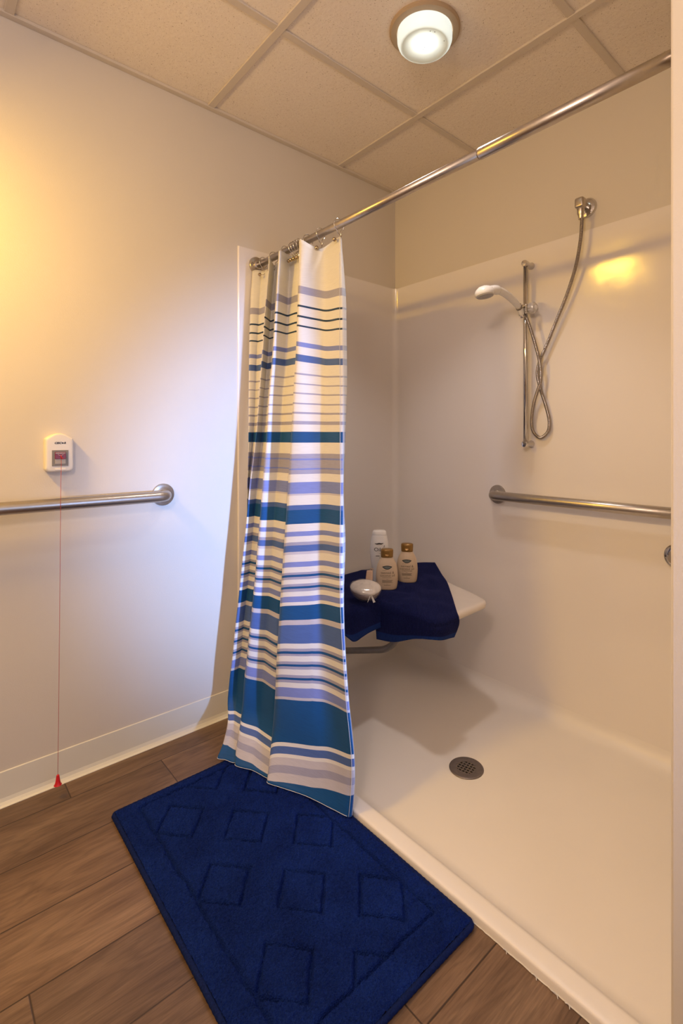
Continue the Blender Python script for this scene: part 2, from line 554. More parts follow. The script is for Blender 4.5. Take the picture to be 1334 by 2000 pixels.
# vinyl cove base along the left wall
prof = [(0, 0.098), (-0.002, 0.0985), (-0.0035, 0.0965), (-0.0035, 0.022), (-0.006, 0.012), (-0.011, 0.005), (-0.016, 0.0015), (-0.016, 0.0), (0, 0)]
V, Fc = [], []
for x in (XL, -0.8655):
    for y, z in prof: V.append((x, y, z))
n = len(prof)
for i in range(n - 1): Fc.append((i, i + 1, n + i + 1, n + i))
Fc.append(tuple(range(n))); Fc.append(tuple(range(n, 2 * n))[::-1])
o = mesh_obj('baseboard_left', V, Fc, M['trimpaint'], smooth=False); o['kind'] = 'structure'

# ------------------------------------------------------------------ shower surround and pan
sur = empty('shower_surround', (-0.4, -0.1, 0.05))
tag(sur, 'glossy off-white moulded shower wall lining in the alcove', 'shower surround')
sur.location = (0, 0, 0)
T = 0.006; PX = -0.864; PZ = 1.803; rc = 0.028
path = [(PX, 0.0), (PX, -T * 0.6), (PX + 0.004, -T)]
path += [(-T - rc + rc * math.sin(a), -T - rc + rc * math.cos(a)) for a in [PI / 2 * k / 10 for k in range(11)]]
path += [(-T, YW)]
bot = 0.05
V, Fc = [], []
rows = [(bot, 0.0), (PZ - 0.012, 0.0), (PZ - 0.006, 0.0015), (PZ - 0.001, 0.001), (PZ, -0.003), (PZ, -0.006)]
for z, off in rows:
    for i, (x, y) in enumerate(path):
        # offset along the inward normal, along the corner diagonal where both walls meet
        dx = -off if i >= len(path) - 7 else 0
        dy = -off if 2 <= i <= len(path) - 6 else 0
        V.append((x + dx, min(y + dy, 0), z))
n = len(path)
for j in range(len(rows) - 1):
    for i in range(n - 1): Fc.append((j * n + i, j * n + i + 1, (j + 1) * n + i + 1, (j + 1) * n + i))
o = mesh_obj('wall_lining', V, Fc, M['surround'], sur)
bm = bmesh.new(); bm.from_mesh(o.data)
for e in bm.edges:
    if len(e.link_faces) == 2 and e.calc_face_angle() > R(30): e.smooth = False
bm.to_mesh(o.data); bm.free()
# lining of the near end wall, facing the corner
bm = bmesh.new(); box(bm, PX, 0, YW - 0.0, YW + T, 0.05, PZ)
bm_obj('end_lining', bm, M['surround'], sur, bevel=0.002)

# pan: low threshold, inner step, floor with coved edges
xs = [XO, XO, XO + 0.0015, XO + 0.004, XO + 0.012, -0.846, -0.8415, -0.8385, -0.834, -0.829, -0.822, -0.80]
xs += list(np.linspace(-0.78, -0.07, 30)) + [-T - 0.05 * (1 - math.sin(a)) for a in np.linspace(0, PI / 2, 9)]
hz = [0.0, 0.017, 0.0205, 0.0225, 0.0235, 0.0255, 0.0255, 0.0238, 0.0205, 0.0165, 0.0105, 0.0090]
hz += [0.0085] * 30 + [0.0085 + 0.05 * (1 - math.cos(a)) for a in np.linspace(0, PI / 2, 9)]
ys = [YW + T + 0.0] + [YW + T + 0.03 * (1 - math.cos(a)) for a in np.linspace(0.2, PI / 2, 6)] + list(np.linspace(YW + 0.08, -0.08, 44)) + [-T - 0.05 * (1 - math.sin(a)) for a in np.linspace(0, PI / 2, 9)]
V, Fc = [], []
DX, DY = -0.484, -0.802
for y in ys:
    d1 = max(0.0, (y + T + 0.05) / 0.05); d2 = max(0.0, ((YW + T + 0.03) - y) / 0.03)
    cy = 0.05 * (1 - math.sqrt(max(0, 1 - min(1, d1) ** 2))) + 0.03 * (1 - math.sqrt(max(0, 1 - min(1, d2) ** 2)))
    for k, (x, h) in enumerate(zip(xs, hz)):
        z = h
        if k > 7: z = max(h, 0.0085 + cy * (1 if k > 9 else (k - 7) / 3)) if cy > 0 else h
        if k > 10:
            d = math.hypot(x - DX, y - DY)
            z += min(0.004, d * 0.006) - 0.0025
            if d < 0.075: z -= 0.0012
        V.append((x, y, z))
n = len(xs)
for j in range(len(ys) - 1):
    for i in range(n - 1): Fc.append((j * n + i, j * n + i + 1, (j + 1) * n + i + 1, (j + 1) * n + i))
pan = mesh_obj('shower_pan', V, Fc, M['pan'])
tag(pan, 'off-white low-threshold shower pan with coved edges on the wood floor', 'shower pan')

# caulk line peeling along the threshold
rnd = random.Random(4)
root = empty('caulk_bead', (XO, -1.2, 0))
tag(root, 'thin white caulk bead peeling along the foot of the shower threshold', 'caulk')
root.location = (0, 0, 0)
pts = []
for i in range(160):
    y = -0.30 - i * (1.19 / 159)
    pts.append((XO - 0.0008 + rnd.uniform(-0.0006, 0.0006), y, 0.0015))
tube_obj('bead', pts, lambda i: 0.0012 + 0.0010 * abs(mnoise.noise((i * 0.21, 3.1, 0))), M['caulk'], root, 6)
for (y, L) in ((-0.985, 0.02), (-1.015, 0.014), (-1.07, 0.02), (-1.197, 0.012), (-1.26, 0.016), (-1.30, 0.02), (-1.33, 0.013)):
    p = [(XO - 0.001, y, 0.002), (XO - 0.006, y - L * 0.3, 0.006), (XO - 0.003, y - L * 0.7, 0.005), (XO - 0.008, y - L, 0.003)]
    tube_obj('loose_strand', catmull(p, 5), 0.0008, M['caulk'], root, 5)

# floor drain
dr = empty('shower_drain', (DX, DY, 0.0067), R(12))
tag(dr, 'round dull metal drain cover with a square-hole strainer in the shower pan', 'drain')
lathe_obj('cup', [(0.030, -0.004), (0.030, -0.0035), (0.001, -0.0035)], M['black'], dr, 40, center=(0, 0, 0.0036))
V, Fc = [], []
seg = 56
ring = [(0.031, 0.0022), (0.036, 0.0028), (0.050, 0.0026), (0.0535, 0.0018), (0.0545, 0.0)]
for r, z in ring:
    for k in range(seg):
        a = 2 * PI * k / seg
        V.append((r * math.cos(a), r * math.sin(a), z))
for i in range(len(ring) - 1):
    for k in range(seg): Fc.append((i * seg + k, (i + 1) * seg + k, (i + 1) * seg + (k + 1) % seg, i * seg + (k + 1) % seg))
mesh_obj('rim', V, Fc, M['drainmetal'], dr)
bm = bmesh.new()
for k in range(-2, 4):
    c = (k - 0.5) * 0.0112
    L = math.sqrt(max(0.0, 0.032 ** 2 - c ** 2))
    box(bm, -L, L, c - 0.0020, c + 0.0020, 0.0008, 0.0024)
    box(bm, c - 0.0020, c + 0.0020, -L, L, 0.0009, 0.0026)
bm_obj('strainer', bm, M['drainmetal'], dr, bevel=0.0003, seg=1)

# ------------------------------------------------------------------ curtain rod
RX, RZ, RR = -0.784, 1.742, 0.0135
rod = empty('shower_curtain_rod', (RX, 0, RZ))
tag(rod, 'long straight brushed metal shower rod high across the alcove opening', 'curtain rod')
tube_obj('pole', [(0, -0.006, 0), (0, -1.07, 0)], 0.0125, M['nickel'], rod, 32)
tube_obj('outer_pole', [(0, -1.065, 0), (0, -1.07, 0), (0, -1.505, 0)], lambda i: (0.0125, 0.0138, 0.0138)[i], M['nickel'], rod, 32)
lathe_obj('wall_flange', [(0.034, -0.0065), (0.034, -0.010), (0.031, -0.014), (0.020, -0.0165), (0.017, -0.024), (0.0135, -0.026)], M['nickel'], rod, 48, 'Y')
for a in (40, 160, 280):
    lathe_obj('screw', [(0.0032, -0.0145), (0.0030, -0.0165), (0.001, -0.0170)], M['chrome'], rod, 14, 'Y', (0.026 * math.sin(R(a)), 0, 0.026 * math.cos(R(a))))
lathe_obj('end_flange', [(0.034, YW + T + 0.0005), (0.034, YW + T + 0.004), (0.020, YW + T + 0.009), (0.0145, YW + T + 0.016)], M['nickel'], rod, 40, 'Y')

# ------------------------------------------------------------------ curtain
CURTAIN_Z = [1.7, 1.62, 1.5, 1.35, 1.2, 1.05, 0.9, 0.75, 0.6, 0.48, 0.38, 0.3, 0.24, 0.18, 0.13, 0.09, 0.05, 0.022]
CURTAIN_XY = [
  [(-0.8067, -0.012), (-0.8096, -0.0225), (-0.786, -0.0352), (-0.777, -0.0385), (-0.78, -0.0947), (-0.7642, -0.0835), (-0.8257, -0.1675), (-0.832, -0.1848), (-0.786, -0.1361), (-0.777, -0.1311), (-0.78, -0.1642), (-0.7638, -0.1526), (-0.8352, -0.2493), (-0.8432, -0.2752), (-0.786, -0.2385), (-0.777, -0.2433), (-0.78, -0.2975), (-0.7629, -0.2853), (-0.8376, -0.3792), (-0.846, -0.4085), (-0.818, -0.4187), (-0.786, -0.431), (-0.776, -0.45), (-0.782, -0.498), (-0.792, -0.5449), (-0.7711, -0.5234)] ,
  [(-0.8138, -0.012), (-0.8165, -0.0264), (-0.794, -0.0384), (-0.7849, -0.0407), (-0.7877, -0.0945), (-0.7719, -0.0831), (-0.831, -0.1638), (-0.8368, -0.1805), (-0.7934, -0.1359), (-0.7845, -0.1309), (-0.7873, -0.164), (-0.7711, -0.1522), (-0.8395, -0.2449), (-0.8469, -0.2709), (-0.7929, -0.2419), (-0.7839, -0.2477), (-0.7866, -0.3042), (-0.7694, -0.2918), (-0.8411, -0.3814), (-0.8488, -0.4101), (-0.8224, -0.423), (-0.7919, -0.4379), (-0.7818, -0.4571), (-0.7875, -0.5051), (-0.7973, -0.552), (-0.7763, -0.5395)] ,
  [(-0.8246, -0.0246), (-0.8269, -0.0402), (-0.806, -0.048), (-0.797, -0.0479), (-0.7994, -0.0953), (-0.7836, -0.0837), (-0.8391, -0.1594), (-0.8443, -0.1754), (-0.8048, -0.1376), (-0.7959, -0.1329), (-0.7984, -0.1665), (-0.7822, -0.1545), (-0.8462, -0.241), (-0.8527, -0.2665), (-0.8034, -0.2476), (-0.7943, -0.2542), (-0.7965, -0.3126), (-0.7793, -0.3), (-0.8464, -0.3834), (-0.8533, -0.4112), (-0.829, -0.4285), (-0.8008, -0.4477), (-0.7905, -0.4672), (-0.7959, -0.5156), (-0.8053, -0.5626), (-0.7839, -0.5624)] ,
  [(-0.838, -0.0451), (-0.8399, -0.0579), (-0.8211, -0.0614), (-0.8122, -0.0585), (-0.8143, -0.0988), (-0.7985, -0.0869), (-0.8497, -0.1564), (-0.8541, -0.1716), (-0.8193, -0.1428), (-0.8104, -0.1386), (-0.8126, -0.1732), (-0.7963, -0.1609), (-0.855, -0.2396), (-0.8604, -0.2641), (-0.8167, -0.2559), (-0.8075, -0.2631), (-0.8092, -0.3224), (-0.7919, -0.3095), (-0.8535, -0.3853), (-0.8592, -0.4122), (-0.8377, -0.435), (-0.8121, -0.4597), (-0.8016, -0.4799), (-0.8065, -0.5287), (-0.8155, -0.5761), (-0.7937, -0.5787)] ,
  [(-0.8514, -0.066), (-0.853, -0.0764), (-0.8363, -0.0767), (-0.8275, -0.0715), (-0.8294, -0.1055), (-0.8136, -0.0932), (-0.8607, -0.1564), (-0.8643, -0.1697), (-0.8341, -0.145), (-0.8253, -0.1397), (-0.8273, -0.1713), (-0.8111, -0.1587), (-0.8645, -0.23), (-0.8688, -0.2537), (-0.8305, -0.2561), (-0.8213, -0.2639), (-0.8223, -0.3245), (-0.8051, -0.3113), (-0.8611, -0.3799), (-0.8657, -0.4066), (-0.8467, -0.437), (-0.8237, -0.469), (-0.8129, -0.491), (-0.8173, -0.5418), (-0.8257, -0.5908), (-0.8038, -0.5904)] ,
  [(-0.8654, -0.0881), (-0.8668, -0.0956), (-0.8518, -0.0884), (-0.8432, -0.0799), (-0.8451, -0.1051), (-0.8293, -0.0925), (-0.8737, -0.1521), (-0.8768, -0.1654), (-0.8493, -0.1488), (-0.8405, -0.1446), (-0.842, -0.1789), (-0.8258, -0.166), (-0.8758, -0.2326), (-0.8794, -0.2553), (-0.8445, -0.2628), (-0.8352, -0.2703), (-0.8357, -0.3302), (-0.8184, -0.3167), (-0.8709, -0.3808), (-0.8747, -0.4076), (-0.857, -0.4431), (-0.8353, -0.4802), (-0.8244, -0.5036), (-0.8282, -0.5559), (-0.8361, -0.6059), (-0.8144, -0.5968)] ,
  [(-0.8796, -0.1068), (-0.8809, -0.1108), (-0.8678, -0.0936), (-0.8595, -0.0807), (-0.8618, -0.0949), (-0.8461, -0.082), (-0.8877, -0.1382), (-0.8902, -0.152), (-0.8652, -0.1442), (-0.8563, -0.1414), (-0.8574, -0.1794), (-0.8412, -0.1662), (-0.8879, -0.2283), (-0.8908, -0.2503), (-0.859, -0.2638), (-0.8496, -0.2715), (-0.8495, -0.3317), (-0.8323, -0.3179), (-0.8813, -0.3778), (-0.8842, -0.4048), (-0.8678, -0.4463), (-0.8473, -0.4893), (-0.836, -0.5146), (-0.8392, -0.5689), (-0.8465, -0.6205), (-0.8254, -0.6004)] ,
  [(-0.8937, -0.1305), (-0.8949, -0.1337), (-0.883, -0.1165), (-0.8749, -0.1031), (-0.8782, -0.0969), (-0.8626, -0.0837), (-0.902, -0.137), (-0.904, -0.1504), (-0.8812, -0.1467), (-0.8723, -0.1441), (-0.873, -0.1824), (-0.8568, -0.1688), (-0.9008, -0.2274), (-0.9031, -0.2489), (-0.8737, -0.2678), (-0.8642, -0.2759), (-0.8635, -0.3367), (-0.8463, -0.3226), (-0.8925, -0.3789), (-0.8947, -0.4059), (-0.8792, -0.4511), (-0.8596, -0.4979), (-0.848, -0.524), (-0.8506, -0.5792), (-0.8574, -0.6315), (-0.8355, -0.6219)] ,
  [(-0.9098, -0.1324), (-0.9108, -0.1355), (-0.8996, -0.1192), (-0.8916, -0.1058), (-0.8952, -0.0976), (-0.8796, -0.084), (-0.9176, -0.136), (-0.9194, -0.1493), (-0.8975, -0.1486), (-0.8887, -0.1463), (-0.8889, -0.1854), (-0.8728, -0.1715), (-0.9151, -0.2283), (-0.917, -0.2495), (-0.8888, -0.2713), (-0.8792, -0.2794), (-0.8779, -0.3404), (-0.8607, -0.3261), (-0.9053, -0.3806), (-0.9069, -0.4082), (-0.8915, -0.4572), (-0.872, -0.5078), (-0.86, -0.5354), (-0.862, -0.5922), (-0.8682, -0.6456), (-0.8466, -0.6299)] ,
  [(-0.9231, -0.1308), (-0.9241, -0.1337), (-0.9134, -0.1181), (-0.9055, -0.1047), (-0.9091, -0.0966), (-0.8936, -0.0828), (-0.9305, -0.1338), (-0.932, -0.1468), (-0.9111, -0.1477), (-0.9023, -0.1454), (-0.9022, -0.1845), (-0.8861, -0.1704), (-0.9271, -0.2258), (-0.9286, -0.2472), (-0.9012, -0.2727), (-0.8915, -0.2814), (-0.8896, -0.3438), (-0.8725, -0.3293), (-0.9157, -0.3824), (-0.9168, -0.411), (-0.9013, -0.4646), (-0.8817, -0.5198), (-0.8694, -0.5495), (-0.8707, -0.6086), (-0.8764, -0.6637), (-0.8551, -0.6429)] ,
  [(-0.9342, -0.1327), (-0.9351, -0.1355), (-0.9248, -0.1205), (-0.917, -0.1071), (-0.9209, -0.0962), (-0.9055, -0.0822), (-0.9415, -0.1323), (-0.9428, -0.1451), (-0.9226, -0.1473), (-0.9138, -0.145), (-0.9134, -0.184), (-0.8974, -0.1697), (-0.9373, -0.224), (-0.9385, -0.2457), (-0.9117, -0.2744), (-0.9019, -0.2837), (-0.8995, -0.3475), (-0.8823, -0.3327), (-0.9245, -0.3847), (-0.9252, -0.4143), (-0.9095, -0.4721), (-0.8897, -0.5317), (-0.877, -0.5634), (-0.8778, -0.6245), (-0.883, -0.6812), (-0.8617, -0.659)] ,
  [(-0.9431, -0.1345), (-0.9439, -0.1372), (-0.9341, -0.1227), (-0.9263, -0.1093), (-0.9303, -0.0984), (-0.9148, -0.0842), (-0.9502, -0.1335), (-0.9514, -0.146), (-0.9317, -0.1484), (-0.923, -0.1458), (-0.9225, -0.1841), (-0.9066, -0.1696), (-0.9456, -0.223), (-0.9465, -0.245), (-0.9201, -0.2767), (-0.9102, -0.2866), (-0.9073, -0.3517), (-0.8902, -0.3368), (-0.9315, -0.3879), (-0.9318, -0.4183), (-0.916, -0.4798), (-0.896, -0.5431), (-0.883, -0.5764), (-0.8833, -0.6392), (-0.888, -0.6973), (-0.8667, -0.6752)] ,
  [(-0.9502, -0.1315), (-0.951, -0.1342), (-0.9421, -0.1214), (-0.9359, -0.1109), (-0.9394, -0.0995), (-0.9268, -0.0906), (-0.957, -0.1304), (-0.9581, -0.1426), (-0.9397, -0.1469), (-0.9325, -0.147), (-0.9314, -0.1838), (-0.9185, -0.1746), (-0.952, -0.2186), (-0.9527, -0.2411), (-0.9273, -0.2779), (-0.9189, -0.2912), (-0.915, -0.3574), (-0.9011, -0.3475), (-0.9367, -0.3896), (-0.9367, -0.4211), (-0.9207, -0.4865), (-0.9012, -0.5547), (-0.8896, -0.5922), (-0.8885, -0.6554), (-0.8914, -0.7131), (-0.87, -0.6912)] ,
  [(-0.9571, -0.1288), (-0.9577, -0.1314), (-0.9502, -0.121), (-0.9455, -0.1135), (-0.9484, -0.1018), (-0.9387, -0.0984), (-0.9632, -0.1274), (-0.964, -0.1398), (-0.9473, -0.1497), (-0.9416, -0.1534), (-0.9397, -0.1909), (-0.9297, -0.1869), (-0.9572, -0.22), (-0.9576, -0.2417), (-0.9344, -0.2816), (-0.9274, -0.2972), (-0.9229, -0.3615), (-0.9122, -0.3567), (-0.9413, -0.3886), (-0.9408, -0.4211), (-0.925, -0.4915), (-0.9064, -0.5655), (-0.8963, -0.6071), (-0.8937, -0.671), (-0.8948, -0.7285), (-0.8733, -0.7065)] ,
  [(-0.9651, -0.1323), (-0.9656, -0.1347), (-0.9591, -0.1264), (-0.9558, -0.1213), (-0.9582, -0.1104), (-0.9508, -0.1114), (-0.9706, -0.1314), (-0.9712, -0.1433), (-0.956, -0.156), (-0.9515, -0.162), (-0.9489, -0.1981), (-0.9413, -0.1985), (-0.9637, -0.2224), (-0.9638, -0.2436), (-0.9422, -0.2861), (-0.9364, -0.3037), (-0.931, -0.3664), (-0.923, -0.3658), (-0.9467, -0.3891), (-0.9456, -0.4216), (-0.9298, -0.4944), (-0.9118, -0.5715), (-0.9028, -0.6157), (-0.8986, -0.6789), (-0.8981, -0.7354), (-0.8765, -0.7134)] ,
  [(-0.9905, -0.1815), (-0.9909, -0.1835), (-0.9855, -0.1773), (-0.9833, -0.1744), (-0.9855, -0.1657), (-0.9795, -0.169), (-0.9955, -0.1819), (-0.9957, -0.1908), (-0.9823, -0.1976), (-0.9788, -0.2024), (-0.9756, -0.229), (-0.9695, -0.2319), (-0.9875, -0.2483), (-0.9865, -0.2681), (-0.9644, -0.3114), (-0.9588, -0.3299), (-0.9504, -0.389), (-0.944, -0.391), (-0.9631, -0.4072), (-0.9606, -0.4373), (-0.9423, -0.5063), (-0.922, -0.5803), (-0.9122, -0.6237), (-0.9046, -0.683), (-0.9007, -0.7359), (-0.8791, -0.7138)] ,
  [(-1.0268, -0.2223), (-1.0271, -0.2241), (-1.0227, -0.2196), (-1.0214, -0.2186), (-1.0238, -0.2109), (-1.0191, -0.2163), (-1.0313, -0.2226), (-1.031, -0.2305), (-1.0182, -0.2386), (-1.0153, -0.2446), (-1.0103, -0.268), (-1.0056, -0.2732), (-1.0195, -0.2825), (-1.0172, -0.3007), (-0.9933, -0.3445), (-0.9873, -0.3636), (-0.9747, -0.4189), (-0.9701, -0.4233), (-0.9847, -0.4327), (-0.9804, -0.4595), (-0.9588, -0.5224), (-0.9352, -0.591), (-0.9238, -0.6322), (-0.9121, -0.6862), (-0.9041, -0.7345), (-0.8825, -0.7122)] ,
  [(-1.0575, -0.2413), (-1.0577, -0.2428), (-1.0538, -0.2391), (-1.0526, -0.2383), (-1.0544, -0.2339), (-1.0496, -0.2388), (-1.061, -0.244), (-1.0597, -0.253), (-1.0449, -0.2685), (-1.041, -0.2767), (-1.0331, -0.3045), (-1.0283, -0.309), (-1.0412, -0.3167), (-1.038, -0.333), (-1.0133, -0.373), (-1.0067, -0.3904), (-0.992, -0.4405), (-0.9873, -0.4445), (-1.0008, -0.4522), (-0.9953, -0.4767), (-0.9713, -0.535), (-0.945, -0.5991), (-0.9319, -0.6376), (-0.9175, -0.6882), (-0.907, -0.7336), (-0.8855, -0.7112)] ,
]
STRIPES = [(1.548, 1.5223, 'g'), (1.4849, 1.4783, 'n'), (1.4505, 1.4439, 'n'), (1.4186, 1.4128, 'n'), (1.3629, 1.3476, 'p'), (1.322, 1.2999, 'b'), (1.2639, 1.2585, 'g'), (1.2325, 1.2283, 'g'), (1.2027, 1.1979, 'g'), (1.1707, 1.1657, 'g'), (1.1417, 1.1354, 'g'), (1.1132, 1.1022, 'g'), (1.0795, 1.0449, 't'), (1.0095, 0.995, 'g'), (0.995, 0.9895, 'p'), (0.9895, 0.9642, 'g'), (0.9642, 0.9594, 'p'), (0.9594, 0.9461, 'g'), (0.921, 0.885, 'p'), (0.885, 0.8795, 'l'), (0.8496, 0.8348, 'b'), (0.8348, 0.7914, 't'), (0.7679, 0.7533, 'p'), (0.7355, 0.7254, 'g'), (0.7254, 0.706, 'b'), (0.706, 0.6977, 'l'), (0.675, 0.6594, 'p'), (0.643, 0.6361, 'g'), (0.6361, 0.6293, 't'), (0.6293, 0.6218, 'g'), (0.6082, 0.6006, 'g'), (0.6006, 0.5941, 't'), (0.5941, 0.5851, 'g'), (0.5708, 0.554, 'p'), (0.5438, 0.5003, 't'), (0.5003, 0.4853, 'l'), (0.4853, 0.4305, 'b'), (0.4158, 0.4076, 'g'), (0.4076, 0.4003, 't'), (0.4003, 0.3939, 'g'), (0.3779, 0.3699, 'g'), (0.3699, 0.3634, 't'), (0.3634, 0.3553, 'g'), (0.3388, 0.3309, 'g'), (0.3309, 0.3244, 't'), (0.3244, 0.3163, 'g'), (0.3019, 0.2761, 'p'), (0.2761, 0.2686, 'l'), (0.2686, 0.1509, 't'), (0.1408, 0.1222, 'b'), (0.1136, 0.0959, 'l'), (0.0959, 0.0781, 'g'), (0.0781, 0.0559, 'l'), (0.0559, 0.0069, 't')]

def interp_rows(z):
    Z = CURTAIN_Z
    if z >= Z[0]: return [Vector(p) for p in CURTAIN_XY[0]]
    if z <= Z[-1]:
        return [Vector(p) for p in CURTAIN_XY[-1]]
    for i in range(len(Z) - 1):
        if Z[i] >= z >= Z[i + 1]:
            t = (Z[i] - z) / (Z[i] - Z[i + 1])
            g = lambda q: CURTAIN_XY[max(0, min(len(Z) - 1, q))]
            out = []
            for k in range(len(CURTAIN_XY[0])):
                a, b, c, d = [Vector(g(q)[k]) for q in (i - 1, i, i + 1, i + 2)]
                out.append(0.5 * ((2 * b) + (c - a) * t + (2 * a - 5 * b + 4 * c - d) * t * t + (3 * b - a - 3 * c + d) * t ** 3))
            return out
cur = empty('shower_curtain', (RX, -0.3, 1.7))
tag(cur, 'white shower curtain with blue, teal and grey horizontal stripes hanging to the rug', 'shower curtain')
cur.location = (0, 0, 0)
marks = {1.705: None}
zs = [1.705]
bands = sorted(STRIPES, key=lambda s: -s[0])
prev = 1.705
segs = []
for a, b, m in bands:
    if prev - a > 1e-4: segs.append((prev, a, 'w'))
    segs.append((a, b, m)); prev = b
segs.append((prev, 0.0, 't'))
rowsz, rowm = [segs[0][0]], []
for a, b, m in segs:
    k = max(1, int(math.ceil((a - b) / 0.016)))
    for q in range(1, k + 1):
        rowsz.append(a + (b - a) * q / k); rowm.append(m)
NSUB = 7
V, Fc, idx = [], [], []
keys = list(CUR.keys())
ZG = np.linspace(0.0, 1.76, 177)
GRID = []
for z in ZG:
    ctrl = interp_rows(z)
    GRID.append([(p.x, p.y) for p in catmull([(p.x, p.y, 0) for p in ctrl], NSUB)])
GRID = np.array(GRID)
for _ in range(10):                     # soften the creases between folds
    GRID[:, 1:-1] = 0.25 * GRID[:, :-2] + 0.5 * GRID[:, 1:-1] + 0.25 * GRID[:, 2:]
ncol = GRID.shape[1]
# how far the woven stripes sag or rise along the cloth: one row per height, one value per fold
SAGZ = [0.0, 0.065, 0.16, 0.30, 0.53, 0.80, 1.06, 1.32, 1.60, 1.69, 1.75]
SAG = [(0, 0, 0, 0, 0, 0), (.004, -.008, -.018, -.040, -.012, .028), (-.042, -.042, -.045, -.058, -.006, .034), (-.030, -.030, -.015, -.040, 0, .012),
       (-.030, -.030, -.022, -.032, 0, .024), (-.016, -.016, -.016, -.016, 0, .010), (0, 0, 0, 0, 0, 0), (.017, .017, .017, .017, 0, -.0175), (.017, .017, .017, .017, 0, -.0175), (.012, .014, .016, .017, -.008, -.002), (.012, .014, .016, .017, -.008, -.002)]
SAGC = [0, 6 * NSUB, 12 * NSUB, 18 * NSUB, 21 * NSUB, ncol - 1 - NSUB]
def sag(z, c):
    k = [np.interp(z, SAGZ, [r[q] for r in SAG]) for q in range(6)]
    return float(np.interp(c, SAGC, k))
for z in rowsz:
    for c in range(ncol):
        s = c / (ncol - 1)
        wob = (0.0022 + 0.007 * max(0, 1 - z / 0.45)) * mnoise.noise((s * 7, z * 4.0, 1.7)) + 0.0012 * mnoise.noise((s * 26, z * 7, 4.2))
        zz = z + sag(z, c)
        if z > 1.6: zz -= 0.007 * (0.5 - 0.5 * math.cos(2 * PI * (s * 6.0 + 0.55))) * min(1, (z - 1.6) / 0.1)
        if z < 0.2: zz = max(zz, z * 0.35 + 0.001)
        zq = max(0.0, min(1.759, zz)) / 0.01
        q = int(zq); fr = zq - q
        px_ = GRID[q, c] * (1 - fr) + GRID[min(q + 1, 176), c] * fr
        lowz = 0.0205 * (1 - zz / 0.03) if zz < 0.03 else 0.0
        V.append((px_[0] + wob, min(px_[1] + wob * 0.3, -0.009), max(zz + lowz, 0.0215)))
rev_from = ncol - 1 - NSUB
rmap = {'w': 'W', 'g': 'D', 'l': 'W', 'p': 'D', 'b': 'D', 't': 'D', 'n': 'D'}
for j in range(len(rowsz) - 1):
    for i in range(ncol - 1):
        Fc.append((j * ncol + i, (j + 1) * ncol + i, (j + 1) * ncol + i + 1, j * ncol + i + 1))
        m = rowm[j]
        if i >= rev_from + 2: m = rmap[m]
        idx.append(keys.index(m))
cloth_o = mesh_obj('cloth', V, Fc, [CUR[k] for k in keys], cur, idx=idx)
sol = cloth_o.modifiers.new('thickness', 'SOLIDIFY'); sol.thickness = 0.0008; sol.offset = 0
# seam stitching along the bottom hem and the free side
def curtain_at(z, c):
    j = min(range(len(rowsz)), key=lambda q: abs(rowsz[q] - z))
    return Vector(V[j * ncol + c])
zz = 0.012
pts = [curtain_at(zz, c) + Vector((-0.0016, -0.0010, 0.0015)) for c in range(2, rev_from - 1)]
tube_obj('hem_stitching', pts, 0.00075, M['stitch'], cur, 5)
pts = [Vector(V[j * ncol + rev_from - 1]) + Vector((-0.0016, -0.0012, 0)) for j in range(len(rowsz) - 1) if rowsz[j] < 1.66]
tube_obj('side_stitching', pts, 0.0006, M['stitch'], cur, 5)

# rings: a wire loop over the rod, ending in balls
def make_ring():
    r = empty('curtain_ring')
    loop = []
    for k in range(25):
        a = R(-62 + 304 * k / 24)
        loop.append((0.0185 * math.cos(a), 0.0015 * math.sin(a * 0.5), 0.0185 * math.sin(a) * 1.05))
    hook = [(loop[0][0] , 0.001, loop[0][2] ), (0.0060, 0.0, -0.026), (0.0075, 0.0, -0.036), (0.001, 0, -0.047), (-0.010, 0, -0.051)]
    tail = [(-0.0045, 0.002, -0.026), (0.006, 0.003, -0.032)]
    path = catmull(hook[::-1] + loop[1:] + tail, 3)
    tube_obj('wire', path, 0.0014, M['chrome'], r, 8)
    V_, F_ = lathe([(0.0001, -0.0042), (0.0026, -0.0034), (0.0040, -0.0013), (0.0042, 0), (0.0040, 0.0013), (0.0026, 0.0034), (0.0001, 0.0042)], 14, 'Z', (0.0085, 0.003, -0.033))
    mesh_obj('ball', V_, F_, M['nickel'], r)
    V_, F_ = lathe([(0.0001, -0.0072), (0.0040, -0.0056), (0.0066, -0.0022), (0.0070, 0), (0.0066, 0.0022), (0.0040, 0.0056), (0.0001, 0.0072)], 18, 'Z', (-0.0185, 0.0, -0.052))
    mesh_obj('front_ball', V_, F_, M['brass'], r)
    return r
def copy_tree(o):
    c = o.copy(); C.objects.link(c)
    for ch in o.children:
        d = ch.copy(); C.objects.link(d); d.parent = c
    return c
ring0 = make_ring()
ringspec = [(-0.528, -4, 'ring at the free edge of the striped curtain'),
            (-0.430, 6, 'second ring back from the free edge of the striped curtain'),
            (-0.358, -6, 'ring at the top of the wide front fold, before the bunched rings'),
            (-0.305, 24, 'foremost ring of the bunched cluster behind the wide curtain fold'),
            (-0.292, 10, 'second ring of the bunched cluster behind the wide curtain fold'), (-0.280, -4, 'third ring of the bunched cluster behind the wide curtain fold'), (-0.268, -14, 'rearmost ring of the bunched cluster, nearest the wall'),
            (-0.215, 8, 'ring above the second fold, just wallward of the bunched rings'),
            (-0.135, -5, 'ring above the third fold, half hidden by the curtain top'),
            (-0.060, 6, 'ring nearest the wall flange behind the last fold')]
